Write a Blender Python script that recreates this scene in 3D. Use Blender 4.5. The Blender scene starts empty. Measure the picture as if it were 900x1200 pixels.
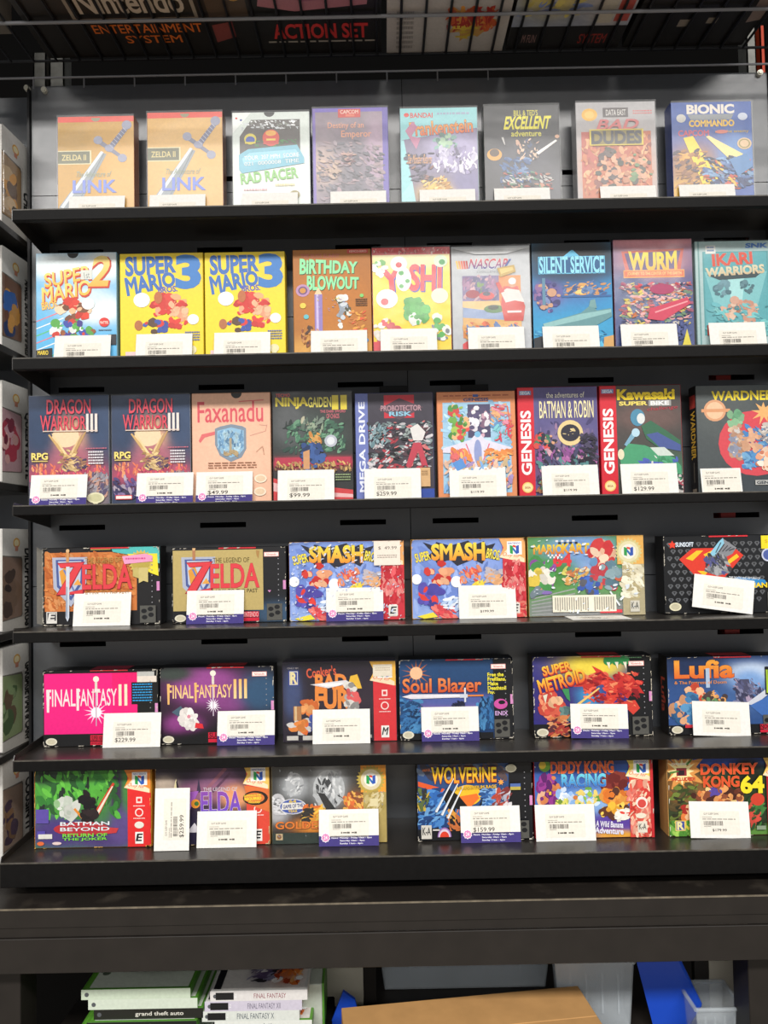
import bpy, math, random
from mathutils import Vector, Matrix

# ------------------------------------------------------------------ camera
scene = bpy.context.scene
C = scene.collection
CAMZ, PITCH, ROLL, FPX = 1.45, math.radians(2.0), math.radians(1.1), 900.0
fwd = Vector((0, math.cos(PITCH), math.sin(PITCH)))
up0 = Vector((0, -math.sin(PITCH), math.cos(PITCH)))
r0 = Vector((1, 0, 0))
right = r0 * math.cos(ROLL) - up0 * math.sin(ROLL)
up = up0 * math.cos(ROLL) + r0 * math.sin(ROLL)
cam_d = bpy.data.cameras.new('camera')
cam = bpy.data.objects.new('camera', cam_d)
C.objects.link(cam)
cam.matrix_world = Matrix((
    (right.x, up.x, -fwd.x, 0), (right.y, up.y, -fwd.y, 0),
    (right.z, up.z, -fwd.z, CAMZ), (0, 0, 0, 1)))
cam_d.sensor_fit = 'VERTICAL'
cam_d.sensor_height = 24.0
cam_d.lens = 24.0 * FPX / 1200.0
cam_d.clip_start = 0.02
scene.camera = cam

def at(x, y, Y):
    """world point on the plane Y seen at photo pixel x, y"""
    d = fwd * FPX + right * (x - 450) + up * (600 - y)
    t = Y / d.y
    return Vector((d.x * t, Y, CAMZ + d.z * t))

# ------------------------------------------------------------------ light
world = bpy.data.worlds.new('shop_ambient')
scene.world = world
world.use_nodes = True
world.node_tree.nodes['Background'].inputs[0].default_value = (0.95, 0.97, 1.0, 1)
world.node_tree.nodes['Background'].inputs[1].default_value = 0.15
def strip_light(x, y, z, sx, sy, power):
    l = bpy.data.lights.new('ceiling_strip_light', 'AREA')
    l.shape = 'RECTANGLE'; l.size = sx; l.size_y = sy
    l.energy = power; l.color = (1.0, 0.97, 0.925)
    o = bpy.data.objects.new('ceiling_strip_light', l)
    C.objects.link(o); o.location = (x, y, z)
    return o
strip_light(-0.2, -1.55, 3.35, 5.0, 0.5, 150)
strip_light(-0.2, -3.6, 3.35, 5.0, 0.5, 72)
vs = scene.view_settings
vs.view_transform = 'Standard'; vs.look = 'None'
vs.exposure = 0.92; vs.gamma = 1.0; vs.use_curve_mapping = False

# ------------------------------------------------------------------ materials
def lin(c):
    if isinstance(c, str):
        c = tuple(int(c[i:i + 2], 16) for i in (0, 2, 4))
    def f(v):
        v /= 255.0
        return v / 12.92 if v <= 0.04045 else ((v + 0.055) / 1.055) ** 2.4
    return (f(c[0]), f(c[1]), f(c[2]))

def new_mat(name):
    m = bpy.data.materials.new(name); m.use_nodes = True
    n = m.node_tree.nodes
    return m, n, m.node_tree.links, n['Principled BSDF']

def mat(name, col, rough=0.5, metal=0.0, spec=0.5, vary=0.0, scale=30.0, bump=0.0, rvar=0.0, col2=None, thr=None):
    m, n, l, b = new_mat(name)
    c = lin(col)
    b.inputs['Base Color'].default_value = (*c, 1)
    b.inputs['Roughness'].default_value = rough
    b.inputs['Metallic'].default_value = metal
    b.inputs['Specular IOR Level'].default_value = spec
    if vary or bump or rvar or col2:
        tc = n.new('ShaderNodeTexCoord'); nz = n.new('ShaderNodeTexNoise')
        nz.inputs['Scale'].default_value = scale; nz.inputs['Detail'].default_value = 6
        l.new(tc.outputs['Object'], nz.inputs['Vector'])
        if vary or col2:
            rp = n.new('ShaderNodeValToRGB')
            c2 = lin(col2) if col2 else tuple(min(1, v * (1 + vary)) for v in c)
            c1 = c if col2 else tuple(v * (1 - vary) for v in c)
            rp.color_ramp.elements[0].color = (*c1, 1); rp.color_ramp.elements[1].color = (*c2, 1)
            a, bb = thr if thr else (0.3, 0.7)
            rp.color_ramp.elements[0].position = a; rp.color_ramp.elements[1].position = bb
            l.new(nz.outputs['Fac'], rp.inputs['Fac']); l.new(rp.outputs['Color'], b.inputs['Base Color'])
        if rvar:
            mr = n.new('ShaderNodeMapRange')
            mr.inputs['To Min'].default_value = rough - rvar; mr.inputs['To Max'].default_value = rough + rvar
            l.new(nz.outputs['Fac'], mr.inputs['Value']); l.new(mr.outputs['Result'], b.inputs['Roughness'])
        if bump:
            bp = n.new('ShaderNodeBump'); bp.inputs['Strength'].default_value = bump
            bp.inputs['Distance'].default_value = 0.002
            l.new(nz.outputs['Fac'], bp.inputs['Height']); l.new(bp.outputs['Normal'], b.inputs['Normal'])
    return m

def print_mat(name, rough, spec):
    m, n, l, b = new_mat(name)
    a = n.new('ShaderNodeVertexColor'); a.layer_name = 'ink'
    tc = n.new('ShaderNodeTexCoord'); nz = n.new('ShaderNodeTexNoise')
    nz.inputs['Scale'].default_value = 220; nz.inputs['Detail'].default_value = 3
    l.new(tc.outputs['Object'], nz.inputs['Vector'])
    mr = n.new('ShaderNodeMapRange')
    mr.inputs['To Min'].default_value = 0.86; mr.inputs['To Max'].default_value = 1.1
    l.new(nz.outputs['Fac'], mr.inputs['Value'])
    mx = n.new('ShaderNodeMix'); mx.data_type = 'RGBA'; mx.blend_type = 'MULTIPLY'
    mx.inputs[0].default_value = 1.0
    l.new(a.outputs['Color'], mx.inputs[6]); l.new(mr.outputs['Result'], mx.inputs[7])
    l.new(mx.outputs[2], b.inputs['Base Color'])
    b.inputs['Roughness'].default_value = rough; b.inputs['Specular IOR Level'].default_value = spec
    return m

def sleeve_mat(name, rough, amount):
    m, n, l, b = new_mat(name)
    n.remove(b)
    out = n['Material Output']
    tr = n.new('ShaderNodeBsdfTransparent'); gl = n.new('ShaderNodeBsdfGlossy')
    gl.inputs['Roughness'].default_value = rough
    tr.inputs['Color'].default_value = (0.97, 0.97, 0.97, 1)
    fr = n.new('ShaderNodeFresnel'); fr.inputs['IOR'].default_value = 1.5
    ad = n.new('ShaderNodeMath'); ad.operation = 'MULTIPLY_ADD'
    ad.inputs[1].default_value = 1.0; ad.inputs[2].default_value = amount
    ge = n.new('ShaderNodeNewGeometry'); iv = n.new('ShaderNodeMath'); iv.operation = 'SUBTRACT'; iv.inputs[0].default_value = 1.0
    l.new(ge.outputs['Backfacing'], iv.inputs[1]); l.new(fr.outputs[0], ad.inputs[0]); l.new(iv.outputs[0], ad.inputs[1])
    tc = n.new('ShaderNodeTexCoord'); nz = n.new('ShaderNodeTexNoise')
    nz.inputs['Scale'].default_value = 14; nz.inputs['Detail'].default_value = 2
    l.new(tc.outputs['Object'], nz.inputs['Vector'])
    bp = n.new('ShaderNodeBump'); bp.inputs['Strength'].default_value = 0.5; bp.inputs['Distance'].default_value = 0.004
    l.new(nz.outputs['Fac'], bp.inputs['Height'])
    l.new(bp.outputs['Normal'], gl.inputs['Normal'])
    mx = n.new('ShaderNodeMixShader')
    l.new(ad.outputs[0], mx.inputs[0]); l.new(tr.outputs[0], mx.inputs[1]); l.new(gl.outputs[0], mx.inputs[2])
    l.new(mx.outputs[0], out.inputs['Surface'])
    return m

M = {}
M['print'] = print_mat('coated_print', 0.42, 0.4)
M['paper'] = print_mat('paper_print', 0.75, 0.2)
M['sleeve'] = sleeve_mat('clear_sleeve', 0.16, 0.01)
M['sleeve_hazy'] = sleeve_mat('hazy_clear_sleeve', 0.32, 0.0)
M['panel'] = mat('satin_black_panel', '3b3f45', 0.42, 0, 1.0, vary=0.12, scale=60, bump=0.05, rvar=0.05)
M['panel'].node_tree.nodes['Principled BSDF'].inputs['IOR'].default_value = 1.7
M['shelf'] = mat('black_shelf_coat', '262320', 0.3, 0, 0.6, vary=0.2, scale=25, rvar=0.06)
M['shelf_edge'] = mat('worn_black_edge', '0d0c0c', 0.6, 0, 0.15, vary=0.2, scale=120)
M['rub_highlight'] = mat('rubbed_bright_edge', '4d4943', 0.5, 0, 0.4, vary=0.45, scale=70)  # paler than the lip: its lit edge put into the colour, plus rubbing
M['upright'] = mat('black_upright', '151517', 0.5, 0, 0.4)
M['beam'] = mat('black_painted_steel', '211d1a', 0.5, 0, 0.35, vary=0.15, scale=25, bump=0.05)
M['beam_top'] = mat('scuffed_black_top', '1f1b18', 0.45, 0, 0.4, col2='4a433b', scale=16, thr=(0.55, 0.85))
M['void'] = mat('dark_void', '0b0b0b', 0.9, 0, 0.1)
M['wire'] = mat('dark_wire', '17171a', 0.35, 0.3, 0.5)
M['wire_light'] = mat('grey_wire', '8c8c90', 0.4, 0.4, 0.5)
M['zinc'] = mat('zinc_post', '8d8d88', 0.5, 0.3, 0.5, vary=0.2, scale=60)
M['screw'] = mat('screw_head', 'd8d6c8', 0.35, 0.4, 0.5)
M['orange'] = mat('orange_post', 'd3451c', 0.5, 0, 0.4)
M['rust'] = mat('brown_post', '7c4226', 0.6, 0, 0.3)
M['white_wall'] = mat('off_white_board', 'a8a294', 0.7, 0, 0.2, vary=0.06, scale=10)
M['toy'] = mat('white_toy_card', 'cfcdc8', 0.45, 0, 0.4)
M['card_brown'] = mat('cardboard', 'b58a58', 0.8, 0, 0.1, vary=0.08, scale=30, bump=0.1)
M['blue'] = mat('blue_plastic', '1746b8', 0.35, 0, 0.5)
M['clear'] = mat('milky_clear_plastic', 'c8d0d6', 0.25, 0, 0.5, vary=0.05, scale=20)
M['clear'].node_tree.nodes['Principled BSDF'].inputs['Alpha'].default_value = 0.32
M['floor'] = mat('dark_floor', '857e73', 0.6, 0, 0.3, vary=0.06, scale=5)

# ------------------------------------------------------------------ mesh tools
class MB:
    def __init__(s): s.v = []; s.f = []; s.c = []
    def face(s, pts, col=None):
        i = len(s.v); s.v += [tuple(p) for p in pts]; s.f.append(tuple(range(i, i + len(pts)))); s.c.append(col)
    def box(s, x0, x1, y0, y1, z0, z1, col=None, bev=0.0):
        if bev > 0:
            b = bev
            # chamfered box: three nested shells of 8 x 3 points
            i = len(s.v)
            idx = {}
            for sx, X in ((0, x0), (1, x1)):
                for sy, Y in ((0, y0), (1, y1)):
                    for sz, Z in ((0, z0), (1, z1)):
                        bx, by, bz = (b if sx == 0 else -b), (b if sy == 0 else -b), (b if sz == 0 else -b)
                        for k, p in enumerate(((X, Y + by, Z + bz), (X + bx, Y, Z + bz), (X + bx, Y + by, Z))):
                            idx[sx, sy, sz, k] = len(s.v); s.v.append(p)
            def q(*k): s.f.append(tuple(idx[a] for a in k)); s.c.append(col)
            for t in (0, 1):
                o = ((t,0,0,0),(t,1,0,0),(t,1,1,0),(t,0,1,0)); q(*(o if t else o[::-1]))
                o = ((0,t,0,1),(1,t,0,1),(1,t,1,1),(0,t,1,1)); q(*(o if not t else o[::-1]))
                o = ((0,0,t,2),(1,0,t,2),(1,1,t,2),(0,1,t,2)); q(*(o if t else o[::-1]))
            for a in (0, 1):
                for bb in (0, 1):
                    o = ((a,bb,0,0),(a,bb,1,0),(a,bb,1,1),(a,bb,0,1)); q(*(o if a == bb else o[::-1]))
                    o = ((a,0,bb,0),(a,1,bb,0),(a,1,bb,2),(a,0,bb,2)); q(*(o if a != bb else o[::-1]))
                    o = ((0,a,bb,1),(1,a,bb,1),(1,a,bb,2),(0,a,bb,2)); q(*(o if a == bb else o[::-1]))
            for a in (0, 1):
                for bb in (0, 1):
                    for cc in (0, 1):
                        o = ((a,bb,cc,0),(a,bb,cc,1),(a,bb,cc,2)); q(*(o if (a + bb + cc) % 2 else o[::-1]))
            return
        P = [(x0,y0,z0),(x1,y0,z0),(x1,y1,z0),(x0,y1,z0),(x0,y0,z1),(x1,y0,z1),(x1,y1,z1),(x0,y1,z1)]
        i = len(s.v); s.v += P
        for f in ((3,2,1,0),(4,5,6,7),(0,1,5,4),(1,2,6,5),(2,3,7,6),(3,0,4,7)):
            s.f.append(tuple(i + k for k in f)); s.c.append(col)
    def tube(s, p, q, r, n=6, col=None):
        p = Vector(p); q = Vector(q); d = (q - p).normalized()
        a = d.orthogonal().normalized(); b = d.cross(a)
        i = len(s.v)
        for o in (p, q):
            for k in range(n):
                t = 2 * math.pi * k / n
                s.v.append(tuple(o + a * (r * math.cos(t)) + b * (r * math.sin(t))))
        for k in range(n):
            s.f.append((i + k, i + (k + 1) % n, i + n + (k + 1) % n, i + n + k)); s.c.append(col)
        s.f.append(tuple(i + k for k in range(n))[::-1]); s.c.append(col)
        s.f.append(tuple(i + n + k for k in range(n))); s.c.append(col)
    def extrude_x(s, prof, x0, x1, col=None):
        """closed profile of (y, z), counter-clockwise seen from +x"""
        n = len(prof); i = len(s.v)
        s.v += [(x0, a, b) for a, b in prof] + [(x1, a, b) for a, b in prof]
        for k in range(n):
            s.f.append((i + k, i + (k + 1) % n, i + n + (k + 1) % n, i + n + k)); s.c.append(col)
        s.f.append(tuple(range(i + n - 1, i - 1, -1))); s.c.append(col)
        s.f.append(tuple(range(i + n, i + 2 * n))); s.c.append(col)
    def mesh(s, name, m):
        me = bpy.data.meshes.new(name)
        me.from_pydata(s.v, [], s.f)
        if any(c is not None for c in s.c):
            at_ = me.color_attributes.new('ink', 'FLOAT_COLOR', 'CORNER')
            buf = []
            for f, c in zip(s.f, s.c):
                if c is None: c = (0.5, 0.5, 0.5)
                if isinstance(c, list):
                    for k in c: buf += [k[0], k[1], k[2], 1.0]
                else:
                    buf += [c[0], c[1], c[2], 1.0] * len(f)
            at_.data.foreach_set('color', buf)
        me.materials.append(m); me.update()
        return me
    def build(s, name, m, parent=None):
        o = bpy.data.objects.new(name, s.mesh(name, m)); C.objects.link(o)
        if parent: o.parent = parent
        return o

def thing(name, label, cat, loc=(0, 0, 0), rot=(0, 0, 0), group=None):
    o = bpy.data.objects.new(name, None); C.objects.link(o)
    o.empty_display_size = 0.02
    o.location = loc; o.rotation_euler = rot
    return tag(o, label, cat, group)
def tag(o, label, cat, group=None):
    o['label'] = label; o['category'] = cat
    if group: o['group'] = group
    return o
def structure(o): o['kind'] = 'structure'; return o

# ------------------------------------------------------------------ lettering
_tx = {}
MOFF = [(1, 1), (-.6, 1), (0, 1.3), (.6, 1), (-1, 1), (-1, -1), (1, -1), (1, -1.6), (1, -1.6), (0, -1.3), (0, -1.3), (-1, -1.6), (-1, -1.6), (-1, -1), (1, -1)]
def raw_glyphs(s, off):
    cu = bpy.data.curves.new('t', 'FONT'); cu.body = s; cu.offset = off
    cu.resolution_u = 3; cu.fill_mode = 'FRONT'
    ob = bpy.data.objects.new('t', cu)
    me = bpy.data.meshes.new_from_object(ob)
    V = [(v.co.x, v.co.y) for v in me.vertices]; F = [tuple(p.vertices) for p in me.polygons]
    bpy.data.objects.remove(ob); bpy.data.curves.remove(cu); bpy.data.meshes.remove(me)
    return V, F
def glyphs(s, bold):
    bold = min(bold, 0.09) * 0.5
    k = (s, round(bold, 4))
    if k in _tx: return _tx[k]
    V, F = raw_glyphs(s, bold)
    if bold and 'M' in s:
        # the offset tool folds this letter over itself: thicken its plain outline instead
        V0, F0 = raw_glyphs(s, 0)
        m0 = raw_glyphs('M', 0)[0]
        if len(V0) == len(V):
            i = 0; swap = set()
            while i + 15 <= len(V0):
                dx, dy = V0[i][0] - m0[0][0], V0[i][1] - m0[0][1]
                if all(abs(V0[i + q][0] - m0[q][0] - dx) + abs(V0[i + q][1] - m0[q][1] - dy) < 0.004 for q in range(15)):
                    for q in range(15):
                        V[i + q] = (V0[i + q][0] + MOFF[q][0] * bold, V0[i + q][1] + MOFF[q][1] * bold); swap.add(i + q)
                    i += 15
                else: i += 1
            F = [f for f in F if f[0] not in swap] + [f for f in F0 if f[0] in swap]
    if V:
        xs = [a for a, b in V]; ys = [b for a, b in V]
        _tx[k] = (V, F, (min(xs), max(xs), min(ys), max(ys)))
    else: _tx[k] = ([], [], (0, 1, 0, 1))
    return _tx[k]

STEP = 0.00003
MINI = 0.000008
class Art:
    """flat print on a face: u 0-100 from the left, v 0-100 from the top"""
    def __init__(s, W, H, f, vis=1.0):
        s.W, s.H, s.f, s.vis = W, H, f, vis
        s.off = 0.0001
        s.art, s.lets = MB(), []
    def pt(s, u, v): return s.f((u / 100 - 0.5) * s.W, (1 - v * s.vis / 100) * s.H, s.off)
    def lay(s, d=STEP): s.off += d
    def bg(s, col, blobs=(), noise=0.0, seed=1, nx=22, ny=28, stripes=None):
        s.lay(); rnd = random.Random(seed); col = lin(col)
        bl = [(b[0], b[1], b[2], b[3], lin(b[4])) for b in blobs]
        g = []
        for j in range(ny + 1):
            for i in range(nx + 1):
                u, v = 100 * i / nx, 100 / s.vis * j / ny
                c = col
                for (bu, bv, ru, rv, bc) in bl:
                    d = ((u - bu) / ru) ** 2 + ((v - bv) / rv) ** 2
                    w = 1 / (1 + d * d * d)
                    c = tuple(a * (1 - w) + b * w for a, b in zip(c, bc))
                if noise:
                    k = 1 + rnd.uniform(-noise, noise); c = tuple(a * k for a in c)
                g.append((s.pt(u, v), c))
        for j in range(ny):
            for i in range(nx):
                q = [j * (nx + 1) + i, (j + 1) * (nx + 1) + i, (j + 1) * (nx + 1) + i + 1, j * (nx + 1) + i + 1]
                s.art.face([g[k][0] for k in q], [g[k][1] for k in q])
    def P(s, pts, c, m=None):
        s.lay(); c = lin(c) if not isinstance(c, list) else [lin(k) for k in c]
        s.raw(pts, c, m)
    def raw(s, pts, c, m=None):
        pts = [(min(100, max(0, a)), (min(100 / s.vis, max(0, b)) if b < 100 else 100 / s.vis)) for a, b in pts]
        ar = sum(pts[i - 1][0] * pts[i][1] - pts[i][0] * pts[i - 1][1] for i in range(len(pts)))
        if ar > 0:
            pts = pts[::-1]
            if isinstance(c, list): c = c[::-1]
        (m or s.art).face([s.pt(a, b) for a, b in pts], c)
    def R(s, u0, v0, u1, v1, c, c2=None):
        s.P([(u0, v0), (u0, v1), (u1, v1), (u1, v0)], c if c2 is None else [c, c2, c2, c])
    def E(s, u, v, ru, rv, c, n=20, a0=0, a1=360):
        s.P([(u + ru * math.cos(math.radians(a0 + (a1 - a0) * k / n)), v + rv * math.sin(math.radians(a0 + (a1 - a0) * k / n))) for k in range(n + (a1 - a0 < 360))], c)
    def D(s, u, v, r, c, n=18):
        s.E(u, v, r, r * s.W / s.H, c, n)
    def L(s, u0, v0, u1, v1, w, c, w2=None):
        x0, y0, x1, y1 = u0 * s.W, v0 * s.H, u1 * s.W, v1 * s.H
        d = math.hypot(x1 - x0, y1 - y0) or 1
        nx, ny = -(y1 - y0) / d * w * s.W / 2, (x1 - x0) / d * w * s.W / 2
        k = 1 if w2 is None else w2 / w
        s.P([((x0 + nx) / s.W, (y0 + ny) / s.H), ((x1 + nx * k) / s.W, (y1 + ny * k) / s.H), ((x1 - nx * k) / s.W, (y1 - ny * k) / s.H), ((x0 - nx) / s.W, (y0 - ny) / s.H)], c)
    def star(s, u, v, ro, ri, n, c, seed=None):
        rnd = random.Random(seed); k = s.W / s.H; p = []
        for i in range(2 * n):
            r = (ro if i % 2 == 0 else ri) * (rnd.uniform(0.75, 1.1) if seed is not None else 1)
            t = math.pi * i / n - math.pi / 2
            p.append((u + r * math.cos(t), v + r * k * math.sin(t)))
        s.P(p, c)
    def mess(s, u0, v0, u1, v1, pal, n, size, seed=1, blob=False):
        """loose painterly dabs in the cover picture; neighbours share a colour"""
        rnd = random.Random(seed); k = s.W / s.H
        pal = [lin(c) for c in pal]; np_ = len(pal)
        n = int(n * (1.5 if blob else 3.0)); size = size * (1.0 if blob else 1.15)
        fu, fv = 0.16 + 0.05 * rnd.random(), 0.13 + 0.05 * rnd.random()
        for i in range(n):
            s.lay(MINI * 0.6)
            u, v = rnd.uniform(u0, u1), rnd.uniform(v0, v1)
            if blob:
                q_, w_ = math.sqrt(rnd.random()) * 0.5, rnd.uniform(0, 6.28)
                u, v = (u0 + u1) / 2 + (u1 - u0) * q_ * math.cos(w_), (v0 + v1) / 2 + (v1 - v0) * q_ * math.sin(w_)
            r = size * rnd.uniform(0.35, 1.1) * (1 - 0.45 * i / n); t = rnd.uniform(0, 6.28)
            if blob: e, m = rnd.uniform(0.55, 1), 12
            else: e, m = rnd.uniform(0.18, 0.55), 7; t = t * 0.25 + seed
            p = []
            for q in range(m):
                a = 2 * math.pi * q / m; rr = r * rnd.uniform(0.85, 1.1)
                x, y = rr * math.cos(a), rr * e * math.sin(a)
                p.append((u + x * math.cos(t) - y * math.sin(t), v + (x * math.sin(t) + y * math.cos(t)) * k))
            if not blob: p = [(min(u1 + 4, max(u0 - 4, a)), min(v1 + 4, max(v0 - 4, b))) for a, b in p]
            w = (math.sin(u * fu + seed) * math.cos(v * fv + seed * 1.7) * 0.5 + 0.5) * np_ + rnd.uniform(-0.9, 0.9)
            c = pal[int(w) % np_]; d = rnd.uniform(0.82, 1.12)
            s.raw(p, tuple(min(1, x * d) for x in c))
    def T(s, txt, u0, v0, u1, v1, c, o=None, ow=0.035, b=0.0, rot=0, sh=0.0, c2=None, arch=0.0, fan=0.0, dx=0, dy=0):
        s.lets.append(MB())
        if o:
            s._t(txt, u0 + dx, v0 + dy, u1 + dx, v1 + dy, o, b + ow, rot, sh, None, arch, fan)
        s._t(txt, u0, v0, u1, v1, c, b, rot, sh, c2, arch, fan)
    def _t(s, txt, u0, v0, u1, v1, c, b, rot, sh, c2, arch, fan):
        V, F, bb = glyphs(txt, b)
        bb0 = glyphs(txt, 0)[2]
        s.lay(); c = lin(c); c2 = lin(c2) if c2 else None
        H = s.H * s.vis
        cu, cv = (u0 + u1) / 2, (v0 + v1) / 2
        w, h = (u1 - u0) / 100 * s.W, (v1 - v0) / 100 * H
        q = math.radians(rot); P = []; K = []
        par = list(range(len(V)))
        def find(i):
            while par[i] != i: par[i] = par[par[i]]; i = par[i]
            return i
        for f in F:
            r = find(f[0])
            for k in f[1:]: par[find(k)] = r
        ids = {}
        for i, (x, y) in enumerate(V):
            g = ids.setdefault(find(i), len(ids))
            fx = (x - bb0[0]) / (bb0[1] - bb0[0]) - 0.5; fy = (y - bb0[2]) / max(1e-6, bb0[3] - bb0[2]) - 0.5
            xx = fx * w + fy * h * sh; yy = fy * h * (1 + fan * (2 * fx)) + arch * h * (1 - 4 * fx * fx)
            P.append(s.f((cu / 100 - 0.5) * s.W + xx * math.cos(q) - yy * math.sin(q),
                         s.H - cv / 100 * H + xx * math.sin(q) + yy * math.cos(q), s.off + (g % 3) * MINI))
            if c2:
                t = min(1, max(0, fy + 0.5)); K.append(tuple(m * t + n * (1 - t) for m, n in zip(c, c2)))
        L = s.lets[-1]
        i = len(L.v); L.v += [tuple(p) for p in P]
        for f in F:
            L.f.append(tuple(i + k for k in f)); L.c.append([K[k] for k in f] if c2 else c)
        s.lay(MINI * 3)
    def lines(s, u0, v0, u1, v1, n, c, seed=1, fill=0.55):
        """rows of print too fine to read"""
        rnd = random.Random(seed); s.lay(); c = lin(c); h = (v1 - v0) / n
        for j in range(n):
            u = u0
            while u < u1:
                w = rnd.uniform(1.5, 4.5) * (u1 - u0) / 30
                s.raw([(u, v0 + j * h), (u, v0 + j * h + h * fill), (min(u1, u + w), v0 + j * h + h * fill), (min(u1, u + w), v0 + j * h)], c)
                u += w + (u1 - u0) / 40
            if j == n - 1: break
    def wear(s, n, seed=1, c='c9c2b4'):
        rnd = random.Random(seed); s.lay(); c = lin(c); k = s.W / s.H
        for i in range(n):
            e = rnd.randrange(4); t = rnd.uniform(0, 100); L = rnd.uniform(0.8, 5); w = rnd.uniform(0.25, 0.9)
            if rnd.random() < 0.3: t = rnd.choice((0, 100 - L)); w *= 1.6
            if e == 0: q = (t, 0, t + L, w * k)
            elif e == 1: q = (t, 100 - w * k, t + L, 100)
            elif e == 2: q = (0, t, w, t + L * k)
            else: q = (100 - w, t, 100, t + L * k)
            s.raw([(q[0], q[1]), (q[0], q[3]), ((q[2] + q[0]) / 2, (q[3] * 0.8 + q[1] * .2)), (q[2], q[1])], c)
    def letters(s, root, name='lettering'):
        for L in s.lets: L.build(name, M['print'], root)
    def let_mesh(s, m):
        L = MB()
        for q in s.lets:
            i = len(L.v); L.v += q.v; L.f += [tuple(i + k for k in f) for f in q.f]; L.c += q.c
        return L.mesh('lettering', m)
    def build(s, root, m=None):
        m = m or M['print']
        o = s.art.build('cover_art', m, root)
        for L in s.lets: L.build('lettering', m, o)

# ------------------------------------------------------------------ the room
PANEL = 1.236                      # front face of the back panels
floor = MB(); floor.box(-3, 3, -4.5, 3.0, -0.05, 0.0)
structure(floor.build('floor', M['floor']))
wb = MB(); wb.box(-3, 3, 2.2, 2.25, 0, 3.6)
structure(wb.build('wall_back', mat('dark_shop_wall', '100f0e', 0.9, 0, 0.1)))

# ------------------------------------------------------------------ shelving unit
XL, XR = at(38, 600, PANEL).x, at(922, 700, PANEL).x
ZTOP = at(450, 93, PANEL).z
ZDECK = at(450, 1050, 1.12).z
unit = thing('shelving_unit', 'black slotted back panels and uprights of the wall shelving', 'shelving unit', (0, PANEL, 0))
XS = at(483, 700, PANEL).x
slot_rows = [at(450, y, PANEL).z for y in (206, 289, 450, 611.5, 748)]
slotx = [[at(x, 755, PANEL).x for x in (97, 263, 428)], [at(x, 745, PANEL).x for x in (537, 701, 868)]]
edges = [ZDECK, (slot_rows[3] + slot_rows[4]) / 2 - .0, (slot_rows[2] + slot_rows[3]) / 2, (slot_rows[1] + slot_rows[2]) / 2, at(450, 222, PANEL).z, ZTOP]
SW, SH_ = 0.037, 0.0042
def panel_mesh(x0, x1, z0, z1, zs, xs):
    m = MB(); t = 0.003
    def bx(a, b, c, d): m.box(a, b, 0, t, c, d)
    if zs is None: bx(x0, x1, z0, z1); return m
    bx(x0, x1, z0, zs - SH_); bx(x0, x1, zs + SH_, z1)
    px = x0
    for x in xs:
        bx(px, x - SW, zs - SH_, zs + SH_); px = x + SW
    bx(px, x1, zs - SH_, zs + SH_)
    return m
g = 0.0006
for k in range(5):
    zs = slot_rows[4 - k]
    for side, (a, b) in enumerate(((XL, XS), (XS, XR))):
        panel_mesh(a + g, b - g, edges[k] + g, edges[k + 1] - g, zs, slotx[side]).build('back_panel', M['panel'], unit)
m = MB(); m.box(XL, XR, 0.05, 0.055, ZDECK, ZTOP - .02); m.build('rear_board', M['void'], unit)
for x0, x1 in ((XL - 0.004, XL - 0.0005), (XR + 0.0005, XR + .004)):
    m = MB(); m.box(x0, x1, -0.006, 0.03, ZDECK, ZTOP); m.build('upright', M['upright'], unit)
for px, py in ((33, 105), (53, 107), (889, 87)):
    p = at(px, py, PANEL); m = MB()
    m.tube((p.x, -0.006, p.z), (p.x, 0.0, p.z), 0.0048, 12); m.tube((p.x, -0.008, p.z), (p.x, -0.006, p.z), 0.0034, 12)
    m.build('screw', M['screw'], unit)

# the six shelves
YF = [1.11] * 5 + [1.09]
YB = [1.185, 1.18, 1.185, 1.178, 1.18, 1.14]
SHZ = [at(450, y, yf).z for y, yf in zip((237.5, 411.5, 584.5, 732.5, 883.5, 1003.5), YF)]
LIP = [0.016, 0.017, 0.014, 0.016, 0.016, 0.034]
order = ('top', 'second', 'third', 'fourth', 'fifth', 'lowest and deepest')
for r in range(6):
    x0 = -0.5365 if r < 5 else -0.546; x1 = XR - 0.012
    what = ('tall cartridge boxes and a strip of glare', 'the yellow and blue boxes', 'the two twin dragon boxes', 'the two shield and sword boxes', 'the hot pink box', 'the green-faced box')[r]
    sh = thing('display_shelf', 'long black metal shelf, %s of six, carrying %s' % (order[r], what) if r else 'long black metal shelf, topmost of six, under the gold sword boxes', 'shelf', (0, YF[r], SHZ[r]), group='black display shelves')
    d = PANEL - YF[r] - 0.001; L = LIP[r]
    m = MB(); m.extrude_x([(0.0016, -0.0016), (d, -0.0016), (d, 0), (0.0016, 0)], x0, x1); m.build('shelf_plate', M['shelf'], sh)
    m = MB(); m.extrude_x([(0, -L + .001), (0.001, -L), (0.009, -L), (0.009, -L + .0015), (0.0018, -L + .0018), (0.0016, 0), (0.0008, 0.0003), (0, -0.0006)], x0, x1)
    m.build('front_lip', M['shelf_edge'], sh)
    m = MB(); m.box(x0, x1, -0.0004, 0.0014, -0.0012, 0.0006); m.build('worn_highlight_edge', M['rub_highlight'], sh)  # painted highlight along the lip top, mixed with fine wear
    for xa in (x0, x1):
        m = MB(); s_ = 0.0012
        prof = [(0.0, -L), (d, -0.03), (d, 0.032), (d - 0.012, 0.032), (d - 0.02, 0.013), (0.004, 0.007), (0, 0)]
        if r in (1, 2, 3): prof = [(0.0, -L), (d, -0.03), (d, 0), (0.06, 0), (0.004, 0.005), (0, 0)]
        m.extrude_x(prof, xa - s_, xa); m.build('end_bracket', M['shelf'], sh)
        
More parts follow.
